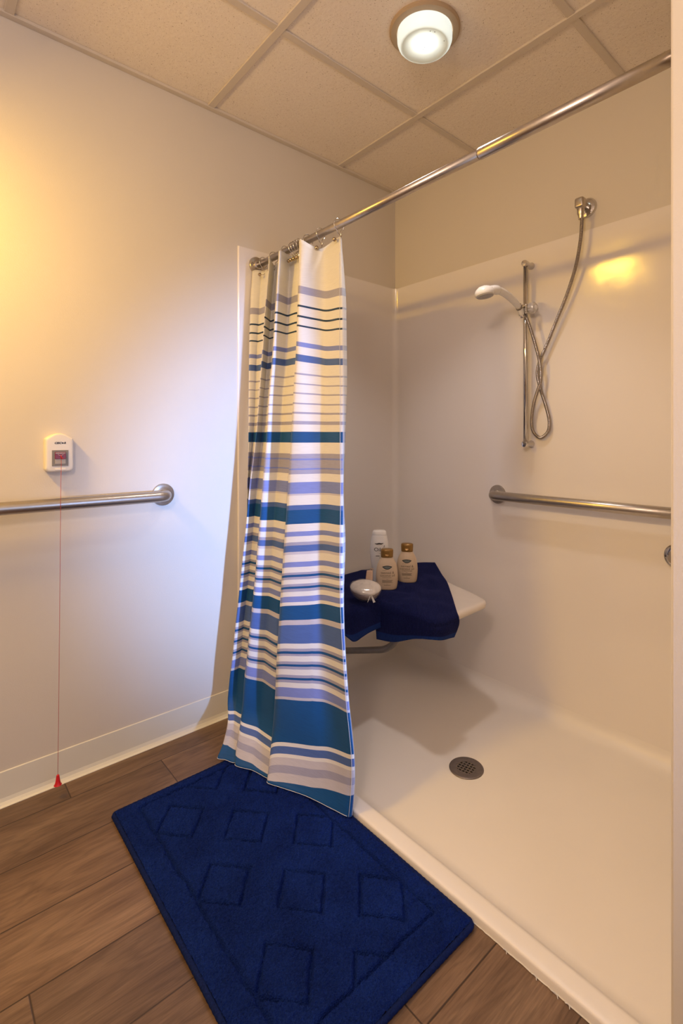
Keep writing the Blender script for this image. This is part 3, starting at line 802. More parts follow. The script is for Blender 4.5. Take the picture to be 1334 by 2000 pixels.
for i, (y, tilt, lab) in enumerate(ringspec):
    r = ring0 if i == 0 else copy_tree(ring0)
    r.location = (RX, y, RZ)
    r.rotation_euler = (0, 0, R(tilt))
    tag(r, 'silver wire ' + lab, 'curtain ring', 'silver wire curtain rings on the rod')

# ------------------------------------------------------------------ grab bars
def grab(name, label, pts_, flange, axis, rad=0.0185):
    r = empty(name, flange)
    tag(r, label, 'grab bar')
    f = Vector(flange)
    tube_obj('bar', [Vector(p) - f for p in pts_], rad, M['steel'], r, 32)
    s = -1
    prof = [(0.0385, 0.0005 * s), (0.0385, 0.004 * s), (0.0365, 0.0075 * s), (0.030, 0.0095 * s), (0.022, 0.0105 * s), (rad + 0.0008, 0.0125 * s)]
    lathe_obj('flange', prof, M['steel'], r, 48, axis)
    return r
def bend(c, a, b, r, n=8):
    """rounded corner at c between directions towards a and b"""
    c, a, b = Vector(c), Vector(a), Vector(b)
    u, v = (a - c).normalized(), (b - c).normalized()
    out = []
    for k in range(n + 1):
        t = k / n
        p0, p2 = c + u * r, c + v * r
        out.append(p0 * (1 - t) ** 2 + c * 2 * t * (1 - t) + p2 * t * t)
    return out
z1 = 0.862
c = (-1.1484, -0.057, z1)
g1 = grab('grab_bar', 'stainless grab bar on the painted left wall below the emergency pull switch',
     [(-1.1484, -0.004, z1)] + bend(c, (-1.1484, 0, z1), (-2.2, -0.057, z1), 0.038) + [(-1.6, -0.057, z1), (-2.06, -0.057, z1)] + bend((-2.12, -0.057, z1), (-1.9, -0.057, z1), (-2.12, 0, z1), 0.035) + [(-2.12, -0.004, z1)],
     (-1.1484, 0, z1), 'Y')
z2 = 0.8274
c = (-0.062, -0.6023, z2)
grab('grab_bar', 'stainless grab bar on the glossy shower wall below the slide rail',
     [(-T - 0.004, -0.6023, z2)] + bend(c, (0, -0.6023, z2), (-0.062, -1.4, z2), 0.038) + [(-0.062, -1.0, z2), (-0.062, YW + T + 0.012, z2)],
     (-T, -0.6023, z2), 'X')

# mixing valve, mostly hidden by the near wall
mv = empty('shower_valve', (-T, -1.262, 0.686))
tag(mv, 'round chrome shower valve plate just showing past the near wall', 'valve')
lathe_obj('plate', [(0.040, -0.0002), (0.040, -0.004), (0.034, -0.010), (0.020, -0.012)], M['chrome'], mv, 40, 'X')
lathe_obj('handle', [(0.018, -0.012), (0.022, -0.020), (0.022, -0.040), (0.016, -0.045)], M['chrome'], mv, 28, 'X')

# ------------------------------------------------------------------ emergency pull switch
BX, BZ = -1.4655, 1.0155
sw = empty('emergency_switch', (BX, 0, BZ))
tag(sw, 'white arched emergency call switch with red rocker on the left wall', 'emergency switch')
def arch_outline(w, h0, h1, arc, rcorn, n=10):
    pts_ = []
    for k in range(n + 1):                      # bottom corners
        a = R(180 + 90 * k / n); pts_.append((-w + rcorn + rcorn * math.cos(a), h0 + rcorn + rcorn * math.sin(a)))
    for k in range(n + 1):
        a = R(270 + 90 * k / n); pts_.append((w - rcorn + rcorn * math.cos(a), h0 + rcorn + rcorn * math.sin(a)))
    sh = h1 - arc
    rc2 = rcorn * 0.7
    for k in range(0, n + 1):
        a = R(0 + 62 * k / n); pts_.append((w - rc2 + rc2 * math.cos(a), sh - rc2 + rc2 * math.sin(a)))
    x_end = pts_[-1][0]; z_end = pts_[-1][1]
    for k in range(1, 16):
        t = k / 16; x = x_end * (1 - 2 * t)
        pts_.append((x, z_end + (h1 - z_end) * (1 - (1 - 4 * t * (1 - t)) ** 1.0 * 1.0)))
    for k in range(n, -1, -1):
        a = R(180 - 62 * k / n); pts_.append((-w + rc2 + rc2 * math.cos(a), sh - rc2 + rc2 * math.sin(a)))
    return pts_
V, Fc = [], []
layers = [(1.0, 0.0), (1.0, -0.017), (0.985, -0.0225), (0.955, -0.0262), (0.90, -0.0282), (0.84, -0.0287)]
base_out = arch_outline(0.0375, -0.0585, 0.0590, 0.0125, 0.012)
n = len(base_out)
for s_, y in layers:
    d = (1 - s_) * 0.0375
    for x, z in base_out:
        L = math.hypot(x, z - 0.0)
        V.append((x - math.copysign(min(d, abs(x)), x) if abs(x) > 0.02 else x * (1 - d / 0.04), y, z - math.copysign(d, z)))
for j in range(len(layers) - 1):
    for k in range(n): Fc.append((j * n + k, j * n + (k + 1) % n, (j + 1) * n + (k + 1) % n, (j + 1) * n + k))
Fc.append(tuple((len(layers) - 1) * n + k for k in range(n)))
housing = mesh_obj('housing', V, Fc, M['whiteplastic'], sw)
bm = bmesh.new(); bm.from_mesh(housing.data); bmesh.ops.recalc_face_normals(bm, faces=bm.faces)
for e in bm.edges:
    if len(e.link_faces) == 2 and e.calc_face_angle() > R(40): e.smooth = False
bm.to_mesh(housing.data); bm.free()
fx0, fx1, fz0, fz1 = -0.0205, 0.0225, -0.0405, 0.0075
bm = bmesh.new(); box(bm, fx0, fx1, -0.0305, -0.026, fz0, fz1)
bm_obj('switch_frame', bm, M['greyplastic'], sw, bevel=0.0006)
bm = bmesh.new(); box(bm, -0.0135, 0.0155, -0.0345, -0.030, -0.0190, 0.0020)
for v in bm.verts:
    if v.co.y < -0.034 and v.co.z > 0: v.co.y += 0.0015
bm_obj('red_rocker', bm, M['red'], sw, bevel=0.0008)
bm = bmesh.new(); box(bm, -0.0130, 0.0150, -0.0330, -0.030, -0.0345, -0.0190)
for v in bm.verts:
    if v.co.y < -0.032 and v.co.z < -0.03: v.co.y += 0.0015
bm_obj('lower_rocker', bm, M['palegrey'], sw, bevel=0.0008)
bm = bmesh.new(); box(bm, -0.0128, 0.0150, -0.0305, -0.027, -0.0535, -0.0475)
bm_obj('latch', bm, M['whiteplastic'], sw, bevel=0.0008)
def flat_text(name, s, size, x, y, z, mat, parent, **kw):
    TV, TF = text_mesh(s, size, **kw)
    TF = [tuple(f) for f in TF]
    return mesh_obj(name, [(x + a, y, z + b) for a, b in TV], TF, mat, parent, smooth=False)
flat_text('lettering', 'CISC', 0.0078, -0.0050, -0.0290, 0.0288, M['ink'], sw, shear=0.25, bold=0.00042, xs=1.12)
flat_text('lettering', 'R', 0.0078, 0.0132, -0.0290, 0.0288, M['ink'], sw, shear=0.25, bold=0.00042, xs=1.12)
TV = []
for k in range(16):
    a = 2 * PI * k / 16; rr = 0.0029 if k % 4 == 0 else 0.0021
    TV.append((0.0078 + rr * math.cos(a) * 1.1, -0.0290, 0.0288 + rr * math.sin(a)))
mesh_obj('emblem', TV, [tuple(range(16))], M['ink'], sw, smooth=False)
flat_text('warning_lettering', 'EMERGENCY', 0.0046, 0.001, -0.0342, -0.0015, M['whiteink'], sw, bold=0.00008)
arc = [Vector((0.001 + 0.0075 * t, -0.0347, -0.0085 + 0.0035 * t * t)) for t in [k / 6 - 1 for k in range(13)]]
tube_obj('warning_mark', arc, 0.00035, M['whiteink'], sw, 5)
# pull cord and bell
cord = empty('pull_cord', (BX, 0, BZ))
tag(cord, 'thin red pull cord hanging from the emergency switch to a red bell', 'pull cord')
cord.location = (0, 0, 0)
top = Vector((BX + 0.001, -0.0350, BZ - 0.0085))
cp = [top, Vector((BX + 0.0018, -0.040, BZ - 0.030)), Vector((-1.4690, -0.0620, 0.93)), Vector((-1.4722, -0.0772, 0.880)), Vector((-1.4726, -0.0772, 0.845)), Vector((-1.4745, -0.0775, 0.6)), Vector((-1.4775, -0.079, 0.3)), Vector((-1.4801, -0.080, 0.072))]
tube_obj('cord', catmull(cp, 8), 0.00062, M['redcord'], cord, 6)
tube_obj('knot', catmull([top + Vector((0, -0.0012, 0.001)), top + Vector((0.0015, -0.003, -0.004)), top + Vector((0.004, -0.0025, -0.0085)), top + Vector((0.0068, -0.002, -0.0098))], 5), lambda i: 0.0007 + 0.0009 * (i / 16), M['redbell'], cord, 8)
lathe_obj('bell', [(0.0012, 0.030), (0.0035, 0.0285), (0.0045, 0.024), (0.0060, 0.012), (0.0078, 0.004), (0.0100, 0.0008), (0.0105, 0.0), (0.008, 0.0)], M['redbell'], cord, 24, center=(-1.4801, -0.08, 0.043))

# ------------------------------------------------------------------ ceiling light
cl = empty('ceiling_light', (-0.654, -0.776, H + 0.006))
tag(cl, 'round beige ceiling light with frosted glass bowl above the shower', 'ceiling light')
lathe_obj('base_plate', [(0.1055, 0.0), (0.1055, -0.006), (0.101, -0.0105), (0.084, -0.012), (0.083, -0.004)], M['lampbase'], cl, 64)
prof = [(0.0815, -0.008), (0.0822, -0.020), (0.0818, -0.034), (0.0790, -0.042), (0.0740, -0.0475), (0.0690, -0.0500), (0.0660, -0.0485), (0.050, -0.0475), (0.020, -0.047), (0.0005, -0.047)]
V, Fc = lathe(prof, 64); Fc = Fc[:-2]
mesh_obj('glass_shade', V, Fc, M['frosted'], cl)
r2 = random.Random(8)
for (a, b) in ((0.008, 0.012), (0.011, -0.006), (-0.012, -0.004), (0.005, 0.004), (0.028, -0.052), (-0.030, -0.048), (-0.018, -0.055)):
    lathe_obj('speck', [(0.0016, -0.0476 if math.hypot(a, b) < 0.04 else -0.0490), (0.001, -0.0500)], M['greyplastic'], cl, 8, center=(a, b, 0))
d = bpy.data.lights.new('lamp_bulb_light', 'POINT'); d.energy = 0.5; d.color = (0.93, 0.98, 1.0); d.shadow_soft_size = 0.012
lo = bpy.data.objects.new('lamp_bulb_light', d); C.objects.link(lo); lo.location = (-0.66, -0.782, H - 0.022)
d = bpy.data.lights.new('lamp_beam_light', 'SPOT'); d.energy = 28.0; d.color = (1.0, 0.92, 0.90); d.shadow_soft_size = 0.07
d.spot_size = R(98); d.spot_blend = 0.55
lo = bpy.data.objects.new('lamp_beam_light', d); C.objects.link(lo); lo.location = (-0.654, -0.776, H - 0.046)

# ------------------------------------------------------------------ slide rail, hand shower, hose, outlet
BY = -0.755
rail = empty('shower_slide_rail', (-T, BY, 1.38))
tag(rail, 'vertical chrome slide rail with crystal knob on the glossy shower wall', 'slide rail')
zt_, zb_ = 1.728 - 1.38, 1.036 - 1.38
tube_obj('rail', [(-0.044, 0, zb_), (-0.044, 0, zt_)], 0.0088, M['chrome'], rail, 24)
for zc in (zt_, zb_):
    lathe_obj('wall_bracket', [(0.0135, 0.0), (0.0140, -0.004), (0.0105, -0.012), (0.0100, -0.030), (0.0125, -0.040), (0.0128, -0.052), (0.0105, -0.0575), (0.0005, -0.0590)], M['chrome'], rail, 28, 'X', (0, 0, zc))
zk = 1.553 - 1.38
bm = bmesh.new()
box(bm, -0.062, -0.026, -0.016, 0.014, zk - 0.018, zk + 0.018)
cl_o = bm_obj('slider_clamp', bm, M['chrome'], rail, bevel=0.006, seg=3)
lathe_obj('clamp_pin', [(0.0048, 0.014), (0.0048, 0.020), (0.0030, 0.022)], M['chrome'], rail, 16, center=(-0.064, 0.012, zk))
tube_obj('clamp_stem', [(-0.064, 0.012, zk - 0.026), (-0.064, 0.012, zk + 0.018)], 0.0045, M['chrome'], rail, 12)
# faceted clear knob on the near side
V, Fc = [], []
seg = 48
prof = [(0.0080, -0.016), (0.0185, -0.018), (0.0215, -0.022), (0.0215, -0.036), (0.0190, -0.041), (0.0120, -0.0425), (0.0115, -0.0435), (0.0005, -0.0435)]
for r_, h in prof:
    for k in range(seg):
        a = 2 * PI * k / seg
        rr = r_ * (1.0 if (k % 6) not in (2, 3) or r_ < 0.018 else 0.92)
        V.append((-0.044 + rr * math.cos(a), h, zk + rr * math.sin(a)))
for i in range(len(prof) - 1):
    for k in range(seg): Fc.append((i * seg + k, i * seg + (k + 1) % seg, (i + 1) * seg + (k + 1) % seg, (i + 1) * seg + k))
Fc.append(tuple(range(seg)))
mesh_obj('crystal_knob', V, Fc, M['crystal'], rail, smooth=False)
lathe_obj('knob_button', [(0.0095, -0.0436), (0.0090, -0.0445), (0.0005, -0.0450)], M['showerwhite'], rail, 24, 'Y', (-0.044, 0, zk))

hs = empty('hand_shower', (-0.075, BY + 0.004, 1.552))
tag(hs, 'white plastic hand shower resting in the slide rail holder', 'hand shower')
hp = [Vector(p) for p in [(0.006, 0, -0.022), (-0.008, 0, -0.004), (-0.028, 0.0, 0.010), (-0.058, 0, 0.023), (-0.095, 0, 0.034), (-0.135, 0, 0.040), (-0.172, 0, 0.038), (-0.205, 0, 0.029)]]
path = catmull(hp, 6)
npth = len(path)
tube_obj('handle', path[9:], lambda i: 0.0108 + 0.0028 * math.sin(min(1, i / 18) * PI / 2) + (0.003 if i > 24 else 0), M['showerwhite'], hs, 24)
tube_obj('collar', path[7:10], 0.0125, M['joint'], hs, 24)
tube_obj('handle_cone', path[0:8], lambda i: 0.0085 + 0.0005 * i, M['showerwhite'], hs, 24)
tube_obj('hose_nut', [path[0] + Vector((0.005, 0, -0.010)), path[0]], 0.0085, M['chrome'], hs, 16)
hd = lathe_obj('head', [(0.006, 0.024), (0.020, 0.021), (0.030, 0.013), (0.0345, 0.003), (0.0350, -0.004), (0.0330, -0.009), (0.0300, -0.0105)], M['showerwhite'], hs, 48)
hd.location = (-0.236, 0.0, 0.014); hd.rotation_euler = (R(-8), R(-4), 0)
hf = lathe_obj('spray_face', [(0.0290, -0.0100), (0.0290, -0.0125), (0.0270, -0.0135), (0.0120, -0.0138), (0.0110, -0.0128), (0.0005, -0.0128)], M['showerface'], hs, 40)
hf.location = hd.location; hf.rotation_euler = hd.rotation_euler

outl = empty('hose_outlet', (0, -0.9708, 1.883))
tag(outl, 'chrome wall elbow with round plate feeding the shower hose', 'hose outlet')
lathe_obj('wall_plate', [(0.035, -0.0005), (0.035, -0.003), (0.031, -0.0085), (0.020, -0.0115), (0.012, -0.012)], M['chrome'], outl, 48, 'X')
tube_obj('elbow', [(-0.008, 0, 0.0)] + bend((-0.050, 0.0, 0.002), (-0.01, 0, 0), (-0.050, 0, -0.05), 0.016) + [(-0.050, 0, -0.018)], 0.0135, M['nickel'], outl, 24)
bm = bmesh.new(); box(bm, -0.068, -0.034, -0.016, 0.016, -0.016, 0.020)
bm_obj('square_holder', bm, M['nickel'], outl, bevel=0.007, seg=4, smooth=True)
lathe_obj('hose_nut', [(0.0125, -0.016), (0.0125, -0.034), (0.0095, -0.040), (0.0085, -0.052)], M['nickel'], outl, 24, center=(-0.050, 0, 0))

HOSE = [(-0.9708, 1.835), (-0.9647, 1.7601), (-0.9479, 1.6734), (-0.9155, 1.5796), (-0.8763, 1.4937), (-0.8358, 1.4049), (-0.8088, 1.3505), (-0.7982, 1.3031), (-0.8109, 1.2439), (-0.8317, 1.1849), (-0.8461, 1.127), (-0.842, 1.0851), (-0.8108, 1.0601), (-0.781, 1.0856), (-0.7746, 1.1289), (-0.7833, 1.1873), (-0.7982, 1.2351), (-0.8118, 1.2731), (-0.8108, 1.3312), (-0.794, 1.4009), (-0.775, 1.4626), (-0.762, 1.500), (-0.753, 1.523)]
xsn = [-0.050, -0.050, -0.046, -0.040, -0.034, -0.030, -0.030, -0.028, -0.024, -0.022, -0.020, -0.020, -0.020, -0.022, -0.026, -0.032, -0.040, -0.044, -0.048, -0.056, -0.064, -0.068, -0.069]
hose_pts = [(x, y, z) for x, (y, z) in zip(xsn, HOSE)]
# keep each point on the same sight line as measured when its distance from the wall differs from 40 mm
cx_, cy_, cz_ = cam.location
fixed = []
for (x, y, z) in hose_pts:
    t = (x - cx_) / (-0.04 - cx_)
    fixed.append((x, cy_ + (y - cy_) * t, cz_ + (z - cz_) * t))
hp_ = resample(catmull(fixed, 14), 0.0011)
hose = empty('shower_hose', (-0.04, -0.84, 1.08))
tag(hose, 'ribbed metal shower hose looped once beside the slide rail', 'shower hose')
hose.location = (0, 0, 0)
tube_obj('ribbed_tube', hp_, lambda i: 0.0066 if i % 4 in (0, 1) else 0.0052, M['hosemetal'], hose, 12)

# ------------------------------------------------------------------ fold-down seat
ZS = 0.455
seat = empty('folding_bench', (-0.5, -0.01, 0.40))
tag(seat, 'off-white L-shaped fold-down shower seat in the alcove corner', 'folding bench')
seat.location = (0, 0, 0)
corners = [(-0.10, -0.13, .03), (-0.095, -0.28, .05), (-0.125, -0.46, .08), (-0.175, -0.62, .06), (-0.205, -0.695, .045), (-0.40, -0.705, .05), (-0.505, -0.695, .05), (-0.515, -0.445, .02), (-0.83, -0.44, .04), (-0.83, -0.13, .02)]
out = []
nC = len(corners)
for i, (x, y, r_) in enumerate(corners):
    a = corners[i - 1]; b = corners[(i + 1) % nC]
    L = min(math.dist((x, y), a[:2]), math.dist((x, y), b[:2])) * 0.45
    for p in bend((x, y, 0), (a[0], a[1], 0), (b[0], b[1], 0), min(r_, L), 6): out.append((p.x, p.y))
cxs = sum(p[0] for p in out) / len(out); cys = -0.3
def inset(p, d):
    i = out.index(p)
    a, b = Vector(out[i - 1]), Vector(out[(i + 1) % len(out)])
    t = (b - a).normalized(); nrm = Vector((-t.y, t.x))
    return (p[0] - nrm.x * d, p[1] - nrm.y * d)
V, Fc = [], []
lay = [(0.030, ZS - 0.030), (0.012, ZS - 0.030), (0.002, ZS - 0.024), (0.0, ZS - 0.014), (0.0015, ZS - 0.006), (0.007, ZS - 0.001), (0.016, ZS), (0.030, ZS)]
area = sum(out[i][0] * out[(i + 1) % len(out)][1] - out[(i + 1) % len(out)][0] * out[i][1] for i in range(len(out)))
sgn = 1 if area < 0 else -1
for dn, z in lay:
    for p in out:
        q = inset(p, dn * sgn); V.append((q[0], q[1], z))
n = len(out)
for j in range(len(lay) - 1):
    for k in range(n): Fc.append((j * n + k, j * n + (k + 1) % n, (j + 1) * n + (k + 1) % n, (j + 1) * n + k))
Fc.append(tuple(range(n))[::-1]); Fc.append(tuple((len(lay) - 1) * n + k for k in range(n)))
so = mesh_obj('seat_board', V, Fc, M['seat'], seat)
bm = bmesh.new(); bm.from_mesh(so.data); bmesh.ops.recalc_face_normals(bm, faces=bm.faces); bm.to_mesh(so.data); bm.free()
tp = [(-0.46, -0.010, 0.120), (-0.46, -0.08, 0.145)] + bend((-0.46, -0.420, 0.2575), (-0.46, -0.2, 0.185), (-0.46, -0.52, 0.37), 0.05, 6) + [(-0.46, -0.520, 0.370), (-0.46, -0.565, 0.427)]
tube_obj('support_tube', tp, 0.0125, M['greysteel'], seat, 20)
tp2 = [(-0.20, -0.010, 0.30), (-0.20, -0.3, 0.36), (-0.20, -0.60, 0.415)]
bm = bmesh.new(); box(bm, -0.232, -0.205, -0.655, -0.620, ZS - 0.048, ZS - 0.028); 
bm_obj('bracket', bm, M['greysteel'], seat, bevel=0.002)
bm = bmesh.new(); box(bm, -0.245, -0.215, -0.655, -0.010, ZS - 0.045, ZS - 0.029)
bm_obj('frame_rail', bm, M['greysteel'], seat, bevel=0.002)
bm = bmesh.new(); box(bm, -0.80, -0.10, -0.026, -T, ZS - 0.075, ZS - 0.020)
bm_obj('wall_bar', bm, M['greysteel'], seat, bevel=0.003)
lathe_obj('foot_flange', [(0.030, -T), (0.030, -T - 0.004), (0.016, -T - 0.008)], M['greysteel'], seat, 28, 'Y', (-0.46, 0, 0.120))

# ------------------------------------------------------------------ towels
def towel(name, label, grid, wrinkle, seed):
    n_u, n_v = 10, 8
    rows_ = []
    for r_ in grid: rows_.append(catmull(r_, n_u))
    m = len(rows_[0])
    cols = [catmull([rows_[j][i] for j in range(len(rows_))], n_v) for i in range(m)]
    L = len(cols[0])
    V, Fc, UV = [], [], []
    for j in range(L):
        for i in range(m):
            p = cols[i][j].copy()
            u, v = i / (m - 1), j / (L - 1)
            f = mnoise.noise((p.x * 11 + seed, p.y * 11, p.z * 9)) + 0.5 * mnoise.noise((p.x * 26, p.y * 26 + seed, p.z * 16))
            edge = min(1, 6 * min(u, 1 - u)) * min(1, 5 * v)
            if v < 3.0 / 6: p.z = max(p.z + wrinkle * (f + 0.25) * edge, ZS + 0.003)
            else:
                p.x += -abs(f) * wrinkle * 0.4 * edge; p.y += -abs(f) * wrinkle * 0.6 * edge
            V.append(p); UV.append((u, v))
    for j in range(L - 1):
        for i in range(m - 1): Fc.append((j * m + i, (j + 1) * m + i, (j + 1) * m + i + 1, j * m + i + 1))
    o = mesh_obj(name, V, Fc, M['towel'], None, uvs=UV)
    s_ = o.modifiers.new('thickness', 'SOLIDIFY'); s_.thickness = 0.005; s_.offset = 0.6
    tag(o, label, 'towel', 'navy towels on the shower seat')
    return o
TB = [
[(-0.281, -0.150, 0.466), (-0.184, -0.150, 0.471), (-0.106, -0.180, 0.476), (-0.067, -0.240, 0.486), (-0.042, -0.296, 0.492)],
[(-0.392, -0.285, 0.465), (-0.314, -0.3, 0.468), (-0.251, -0.335, 0.468), (-0.171, -0.355, 0.468), (-0.098, -0.379, 0.468)],
[(-0.484, -0.378, 0.464), (-0.444, -0.432, 0.468), (-0.4, -0.48, 0.470), (-0.311, -0.5, 0.466), (-0.185, -0.486, 0.462)],
[(-0.522, -0.425, 0.461), (-0.519, -0.520, 0.462), (-0.514, -0.602, 0.463), (-0.497, -0.690, 0.464), (-0.405, -0.700, 0.463)],
[(-0.531, -0.429, 0.420), (-0.531, -0.524, 0.424), (-0.524, -0.617, 0.430), (-0.520, -0.715, 0.440), (-0.418, -0.720, 0.439)],
[(-0.530, -0.430, 0.372), (-0.531, -0.524, 0.381), (-0.522, -0.617, 0.396), (-0.520, -0.717, 0.418), (-0.425, -0.719, 0.415)],
[(-0.527, -0.432, 0.320), (-0.529, -0.527, 0.339), (-0.520, -0.615, 0.374), (-0.527, -0.711, 0.400), (-0.436, -0.712, 0.386)]]
TA = [
[(-0.458, -0.100, 0.462), (-0.374, -0.095, 0.463), (-0.330, -0.093, 0.463), (-0.300, -0.091, 0.463), (-0.270, -0.118, 0.463)],
[(-0.622, -0.287, 0.462), (-0.523, -0.26, 0.462), (-0.452, -0.255, 0.462), (-0.410, -0.262, 0.462), (-0.370, -0.268, 0.462)],
[(-0.735, -0.410, 0.461), (-0.672, -0.404, 0.462), (-0.600, -0.400, 0.461), (-0.535, -0.390, 0.460), (-0.462, -0.384, 0.460)],
[(-0.744, -0.446, 0.452), (-0.692, -0.447, 0.455), (-0.635, -0.449, 0.454), (-0.575, -0.449, 0.456), (-0.517, -0.447, 0.457)],
[(-0.724, -0.458, 0.408), (-0.682, -0.456, 0.407), (-0.633, -0.455, 0.408), (-0.582, -0.455, 0.410), (-0.532, -0.454, 0.412)],
[(-0.704, -0.477, 0.384), (-0.669, -0.468, 0.359), (-0.627, -0.460, 0.363), (-0.582, -0.456, 0.369), (-0.534, -0.455, 0.371)]]
towel('towel', 'navy ribbed towel draped over the corner of the seat, nearer the shower rail', TB, 0.011, 1.3)
towel('towel', 'navy towel hanging off the seat front beside the curtain edge', TA, 0.006, 7.7)

# ------------------------------------------------------------------ bottles
def ellipse_body(name, prof, mat, parent, seg=48, pw=2.3):
    """prof: list of (half width, half depth, z)"""
    V, Fc = [], []
    for a_, b_, z in prof:
        for k in range(seg):
            t = 2 * PI * k / seg
            c_, s_ = math.cos(t), math.sin(t)
            V.append((a_ * math.copysign(abs(c_) ** (2 / pw), c_), b_ * math.copysign(abs(s_) ** (2 / pw), s_), z))
    for i in range(len(prof) - 1):
        for k in range(seg): Fc.append((i * seg + k, i * seg + (k + 1) % seg, (i + 1) * seg + (k + 1) % seg, (i + 1) * seg + k))
    Fc.append(tuple(range(seg))[::-1]); Fc.append(tuple((len(prof) - 1) * seg + k for k in range(seg)))
    return mesh_obj(name, V, Fc, mat, parent)
def smooth_prof(keys_, n=6):
    return [tuple(p) for p in catmull(keys_, n)]
def surf_y(prof, x, z, pw=2.3):
    for p, q in zip(prof[:-1], prof[1:]):
        if p[2] <= z <= q[2] or q[2] <= z <= p[2]:
            t = (z - p[2]) / (q[2] - p[2] + 1e-9)
            a_, b_ = p[0] + (q[0] - p[0]) * t, p[1] + (q[1] - p[1]) * t
            u = min(0.98, abs(x) / a_)
            return -b_ * (1 - u ** pw) ** (1 / pw)
    return -prof[0][1]
def wrap_text(name, s, size, x, z, prof, mat, parent, **kw):
    TV, TF = text_mesh(s, size, **kw)
    return mesh_obj(name, [(x + a, surf_y(prof, x + a, z + b) - 0.0009, z + b) for a, b in TV], TF, mat, parent, smooth=False)
def wrap_lines(name, spec, prof, mat, parent):
    V, Fc = [], []
    for (x0, x1, z, h) in spec:
        k0 = len(V); nn = 8
        for k in range(nn + 1):
            x = x0 + (x1 - x0) * k / nn
            for zz_ in (z, z + h): V.append((x, surf_y(prof, x, zz_) - 0.0005, zz_))
        for k in range(nn): Fc.append((k0 + 2 * k, k0 + 2 * k + 2, k0 + 2 * k + 3, k0 + 2 * k + 1))
    return mesh_obj(name, V, Fc, mat, parent, smooth=False)
def lens_shape(cx0, cz0, w, h, prof, lift=0.0005):
    V, Fc = [], []
    nn = 16
    for k in range(nn + 1):
        t = -1 + 2 * k / nn
        hh = h * (1 - t * t) + 0.0001
        dz = 0.12 * h * (1 - t * t)
        for s_ in (-1, 1):
            x = cx0 + w * t; z = cz0 + s_ * hh * (0.8 if s_ > 0 else 1.1) + 0.25 * h * t * t
            V.append((x, surf_y(prof, x, z) - lift, z))
    for k in range(nn): Fc.append((2 * k, 2 * k + 2, 2 * k + 3, 2 * k + 1))
    return V, Fc
def oat_bottle(loc, rz, label, second):
    r_ = empty('lotion_bottle', loc, rz)
    tag(r_, label, 'bottle')
    prof = smooth_prof([(0.034, 0.020, 0.0), (0.0375, 0.0225, 0.003), (0.0405, 0.0245, 0.014), (0.0425, 0.026, 0.035), (0.0430, 0.026, 0.055), (0.0405, 0.0245, 0.080), (0.0350, 0.0215, 0.100), (0.0265, 0.0175, 0.116), (0.0225, 0.0155, 0.124)], 5)
    ellipse_body('bottle_body', prof, M['cream'], r_)
    cap = [(0.0228, 0.0165, 0.1235), (0.0238, 0.0175, 0.1250), (0.0240, 0.0176, 0.128), (0.0246, 0.0180, 0.147), (0.0244, 0.0178, 0.1515), (0.0225, 0.0165, 0.1545), (0.016, 0.012, 0.1560), (0.002, 0.002, 0.1565)]
    cp_ = ellipse_body('cap', cap, M['bronzecap'], r_, pw=2.5)
    V_, F_ = [], []
    for k in range(17):
        t = PI * k / 16
        V_.append((0.0075 * math.cos(t), -0.0184, 0.1365 + 0.0)); V_.append((0.0075 * math.cos(t), -0.0178 - 0.0030 * math.sin(t), 0.1365 - 0.0055 * math.sin(t)))
    for k in range(16): F_.append((2 * k, 2 * k + 1, 2 * k + 3, 2 * k + 2))
    mesh_obj('thumb_notch', V_, F_, M['bronzecap'], cp_)
    V_, F_ = lens_shape(0.0, 0.0885, 0.0195, 0.0075, prof)
    lg = mesh_obj('logo_badge', V_, F_, M['ink'], r_, smooth=False)
    V_, F_ = lens_shape(0.0, 0.0883, 0.0150, 0.0048, prof, 0.0009)
    mesh_obj('badge_centre', V_, F_, M['silverink'], lg, smooth=False)
    wrap_lines('small_print', [(-0.019, -0.003, 0.0760, 0.0008)], prof, M['brownink'], r_)
    wrap_text('lettering', 'oatmeal &', 0.0125, 0.001, 0.0680, prof, M['brownink'], r_)
    wrap_text('lettering', 'coconut oil', 0.0125, 0.001, 0.0575, prof, M['brownink'], r_)
    if second: wrap_text('lettering', 'CONDITIONER', 0.0062, 0.001, 0.0490, prof, M['brownink'], r_)
    else: wrap_lines('small_print', [(-0.018 + 0.005 * k, -0.0145 + 0.005 * k, 0.0485, 0.0013) for k in range(7)], prof, M['brownink'], r_)
    wrap_lines('small_print', [(-0.004, 0.004, 0.0425, 0.0008)] + [(-0.020 + 0.001 * (k % 2), 0.021 - 0.002 * (k % 3), 0.0385 - 0.0026 * k, 0.0011) for k in range(4)] + [(-0.004, 0.004, 0.0245, 0.0008), (-0.013, 0.013, 0.0195, 0.0013)], prof, M['brownink'], r_)
    return r_
oat_bottle((-0.426, -0.379, 0.473), R(-42), 'cream lotion bottle with golden-brown cap, nearer one beside the brush', False)
oat_bottle((-0.302, -0.369, 0.475), R(-50), 'cream conditioner bottle with golden-brown cap, standing farther right on the towel', True)

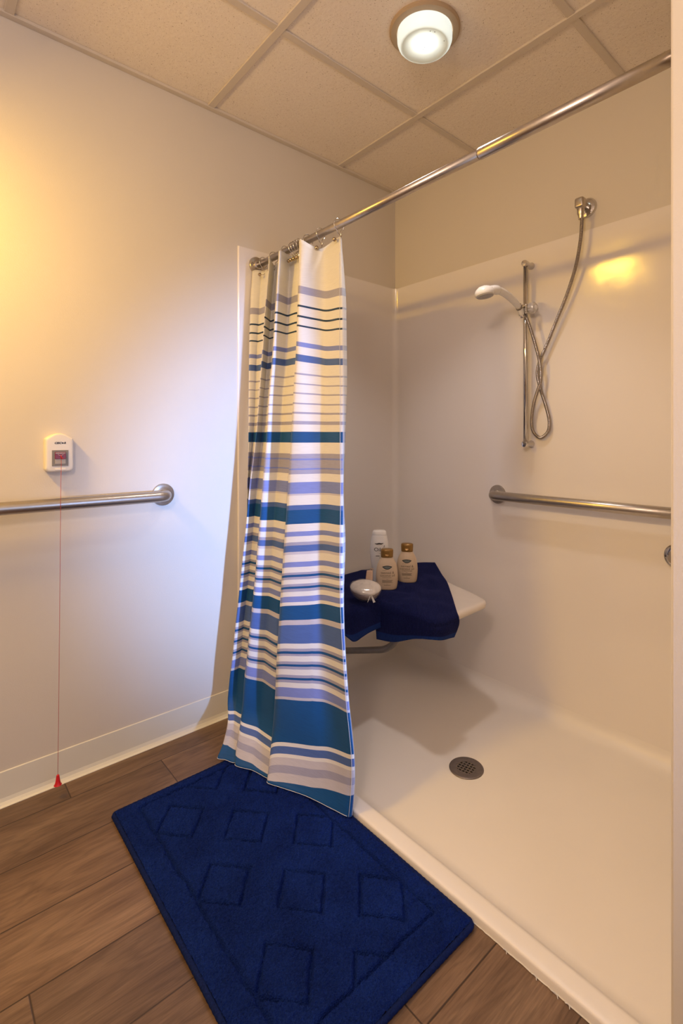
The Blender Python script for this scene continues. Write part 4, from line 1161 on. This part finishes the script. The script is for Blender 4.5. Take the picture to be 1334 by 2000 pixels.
wb = empty('wash_bottle', (-0.397, -0.305, 0.468), R(-38))
tag(wb, 'tall white wash bottle with black print behind the cream bottles', 'bottle')
prof = smooth_prof([(0.024, 0.015, 0.0), (0.0255, 0.0165, 0.003), (0.0265, 0.0175, 0.020), (0.0300, 0.019, 0.060), (0.0360, 0.022, 0.105), (0.0385, 0.023, 0.140), (0.0365, 0.022, 0.170), (0.0325, 0.020, 0.190), (0.0300, 0.019, 0.2000)], 5)
ellipse_body('bottle_body', prof, M['whitebottle'], wb, pw=2.6)
cap = [(0.0298, 0.0188, 0.2005), (0.0298, 0.0188, 0.2015), (0.0285, 0.018, 0.2090), (0.0265, 0.0168, 0.2150), (0.0225, 0.0145, 0.2185), (0.002, 0.002, 0.2195)]
ellipse_body('cap', cap, M['whitebottle'], wb, pw=2.8)
wrap_text('lettering', 'Oil', 0.0215, -0.0100, 0.1450, prof, M['ink'], wb)
wrap_text('lettering', 'of', 0.0215, 0.0130, 0.1450, prof, M['ink'], wb, shear=0.5)
sw_ = [(-0.020, 0.1690), (-0.012, 0.1675), (-0.003, 0.1690), (0.006, 0.1680), (0.014, 0.1705)]
pth = catmull([(x, surf_y(prof, x, z) - 0.0004, z) for x, z in sw_], 6)
tube_obj('ribbon_logo', pth, lambda i: 0.0022 * math.sin(PI * (i + 1) / (len(pth) + 1)) + 0.0006, M['ink'], wb, 8)
pth2 = catmull([(x, surf_y(prof, x, z) - 0.0006, z) for x, z in [(0.012, 0.150), (0.016, 0.157), (0.019, 0.161), (0.0185, 0.153), (0.021, 0.149), (0.024, 0.151)]], 5)
tube_obj('script_flourish', pth2, 0.0006, M['ink'], wb, 6)
wrap_lines('small_print', [(-0.004, 0.004, 0.1290, 0.0008), (-0.017, -0.001, 0.1185, 0.0022), (-0.002, 0.002, 0.1120, 0.0014)], prof, M['ink'], wb)

# ------------------------------------------------------------------ wrapped body brush
br = empty('body_brush', (-0.576, -0.420, 0.470), R(-44))
tag(br, 'oval bath brush with pale wood handle wrapped in clear film on the towel', 'bath brush')
V, Fc = lathe([(0.002, -0.016), (0.020, -0.014), (0.036, -0.003), (0.049, 0.014), (0.0535, 0.029)], 48, sx=1.0, sy=0.66)
bed = mesh_obj('bristle_bed', V, Fc, M['bristle'], br)
V, Fc = lathe([(0.0535, 0.0290), (0.0555, 0.0325), (0.0545, 0.0365), (0.046, 0.0410), (0.028, 0.0440), (0.001, 0.0450)], 48, sx=1.0, sy=0.70)
pad = mesh_obj('pad', V, Fc, M['pad'], br)
V, Fc = lathe([(0.004, -0.0175), (0.024, -0.0165), (0.040, -0.005), (0.0540, 0.014), (0.0585, 0.0325), (0.0565, 0.0395), (0.047, 0.0445), (0.028, 0.0475), (0.001, 0.0485)], 48, sx=1.0, sy=0.70)
V = [(x * (1 + 0.03 * mnoise.noise((x * 60, y * 60, z * 60))), y * (1 + 0.03 * mnoise.noise((x * 60, y * 60, z * 60 + 5))), z) for x, y, z in V]
film = mesh_obj('clear_film', V, Fc, M['film'], br)
for o_ in (bed, pad, film): o_.rotation_euler = (R(24), R(4), 0); o_.location = (0, 0.0, 0.020)
for a in (-1, 1):
    V = [(0.022, -0.0395, 0.030), (0.022 + a * 0.004, -0.0400, 0.031), (0.024 + a * 0.014, -0.037, 0.006), (0.020 + a * 0.010, -0.0365, 0.003)]
    rb = mesh_obj('ribbon_tail', V, [(0, 1, 2, 3)], M['whitebottle'], br, smooth=False)
    s_ = rb.modifiers.new('t', 'SOLIDIFY'); s_.thickness = 0.0008
hb = bmesh.new()
hn = 12
hv = []
for k in range(hn + 1):
    t = k / hn
    w = 0.0105 + 0.0022 * math.sin(t * PI) + 0.0008 * t
    for (sx_, sy_) in ((-1, -1), (1, -1), (1, 1), (-1, 1)):
        hv.append(hb.verts.new((0.010 + sx_ * w + 0.004 * t, 0.048 + 0.022 * t + sy_ * 0.005, 0.012 + 0.078 * t)))
for k in range(hn):
    for q in range(4):
        a = k * 4 + q; b = k * 4 + (q + 1) % 4
        hb.faces.new((hv[a], hv[b], hv[b + 4], hv[a + 4]))
hb.faces.new(hv[:4]); hb.faces.new(hv[-4:])
handle = bm_obj('handle', hb, M['beech'], br, bevel=0.003, seg=3)
lathe_obj('hanging_hole', [(0.0022, 0.0), (0.0022, -0.0012), (0.0005, -0.0014)], M['brownink'], handle, 14, 'Y', (0.012, 0.0505, 0.052))
tube_obj('hanging_cord', catmull([(0.013, 0.070, 0.088), (0.021, 0.074, 0.096), (0.027, 0.076, 0.094), (0.024, 0.077, 0.088)], 5), 0.0012, M['beech'], handle, 8)

# ------------------------------------------------------------------ rug
RX0, RX1, RY0, RY1 = -1.380, -0.893, -1.128, -0.262
rug = empty('bath_rug', ((RX0 + RX1) / 2, (RY0 + RY1) / 2, 0))
tag(rug, 'navy tufted bath rug with raised diamonds on the wood floor', 'rug')
rcx, rcy = (RX0 + RX1) / 2, (RY0 + RY1) / 2
nx, ny = 250, 446
gxs = np.linspace(RX0 + 0.004, RX1 - 0.004, nx); gys = np.linspace(RY0 + 0.004, RY1 - 0.004, ny)
X, Y = np.meshgrid(gxs, gys)
rs = np.random.RandomState(3)
def smooth_noise(shape, k):
    a = rs.rand(*shape)
    for _ in range(k):
        a = (a + np.roll(a, 1, 0) + np.roll(a, -1, 0) + np.roll(a, 1, 1) + np.roll(a, -1, 1)) / 5
    return (a - a.mean()) / (a.std() + 1e-9)
def groove(d, w): return np.exp(-(d / w) ** 2)
gv = np.zeros_like(X)
bx0, bx1, by0, by1 = -1.3185, -0.9415, -1.0555, -0.297
wobx = smooth_noise(X.shape, 60) * 0.0012
inx = (X > bx0 - 0.003) & (X < bx1 + 0.003); iny = (Y > by0 - 0.003) & (Y < by1 + 0.003)
for e in (bx0, bx1): gv = np.maximum(gv, groove(X - e + wobx, 0.0036) * iny)
for e in (by0, by1): gv = np.maximum(gv, groove(Y - e + wobx, 0.0036) * inx)
hx, hy = 0.0655, 0.0740
inside = (X > bx0) & (X < bx1) & (Y > by0) & (Y < by1)
dm = np.full(X.shape, 9.0)
centres = [(-1.252, -0.421 - 0.262 * k) for k in range(0, 4)] + [(-1.0, -0.429 - 0.262 * k) for k in range(0, 4)] + [(-1.126, -0.558 - 0.261 * k) for k in range(-1, 4)]
for (a, b) in centres:
    q = np.abs(X - a) / hx + np.abs(Y - b) / hy
    dm = np.minimum(dm, np.abs(q - 1.0) * 0.049)
gv = np.maximum(gv, groove(dm + wobx, 0.0036) * inside)
pile = 0.0011 * smooth_noise(X.shape, 1) + 0.0007 * smooth_noise(X.shape, 14)
ed = np.minimum(np.minimum(X - RX0, RX1 - X), np.minimum(Y - RY0, RY1 - Y))
rim = 0.0045 * np.exp(-((ed - 0.004) / 0.006) ** 2)
Zr = 0.0172 + pile - 0.0115 * gv - rim
press = np.exp(-(((X + 1.0) / 0.1) ** 2 + ((Y + 0.45) / 0.2) ** 2))
Vr = np.stack([X - rcx, Y - rcy, Zr], -1).reshape(-1, 3)
ii = np.arange(ny * nx).reshape(ny, nx)
Fr = np.stack([ii[:-1, :-1], ii[:-1, 1:], ii[1:, 1:], ii[1:, :-1]], -1).reshape(-1, 4)
mesh_obj('pile', Vr.tolist(), Fr.tolist(), M['rug'], rug)
loop = []
rr = 0.012
for (cx0, cy0, a0) in ((RX1 - rr, RY1 - rr, 0), (RX0 + rr, RY1 - rr, 90), (RX0 + rr, RY0 + rr, 180), (RX1 - rr, RY0 + rr, 270)):
    for k in range(7):
        a = R(a0 + 15 * k); loop.append((cx0 + rr * math.cos(a) - rcx, cy0 + rr * math.sin(a) - rcy, 0.0068))
dense = []
for a, b in zip(loop, loop[1:] + loop[:1]):
    a, b = Vector(a), Vector(b); k = max(1, int((b - a).length / 0.004))
    for q in range(k): dense.append(a.lerp(b, q / k))
tube_obj('binding', dense, lambda i: 0.0064 + 0.0004 * math.sin(i * 1.9), M['rugedge'], rug, 10, closed=True)

# ------------------------------------------------------------------ bits of lint
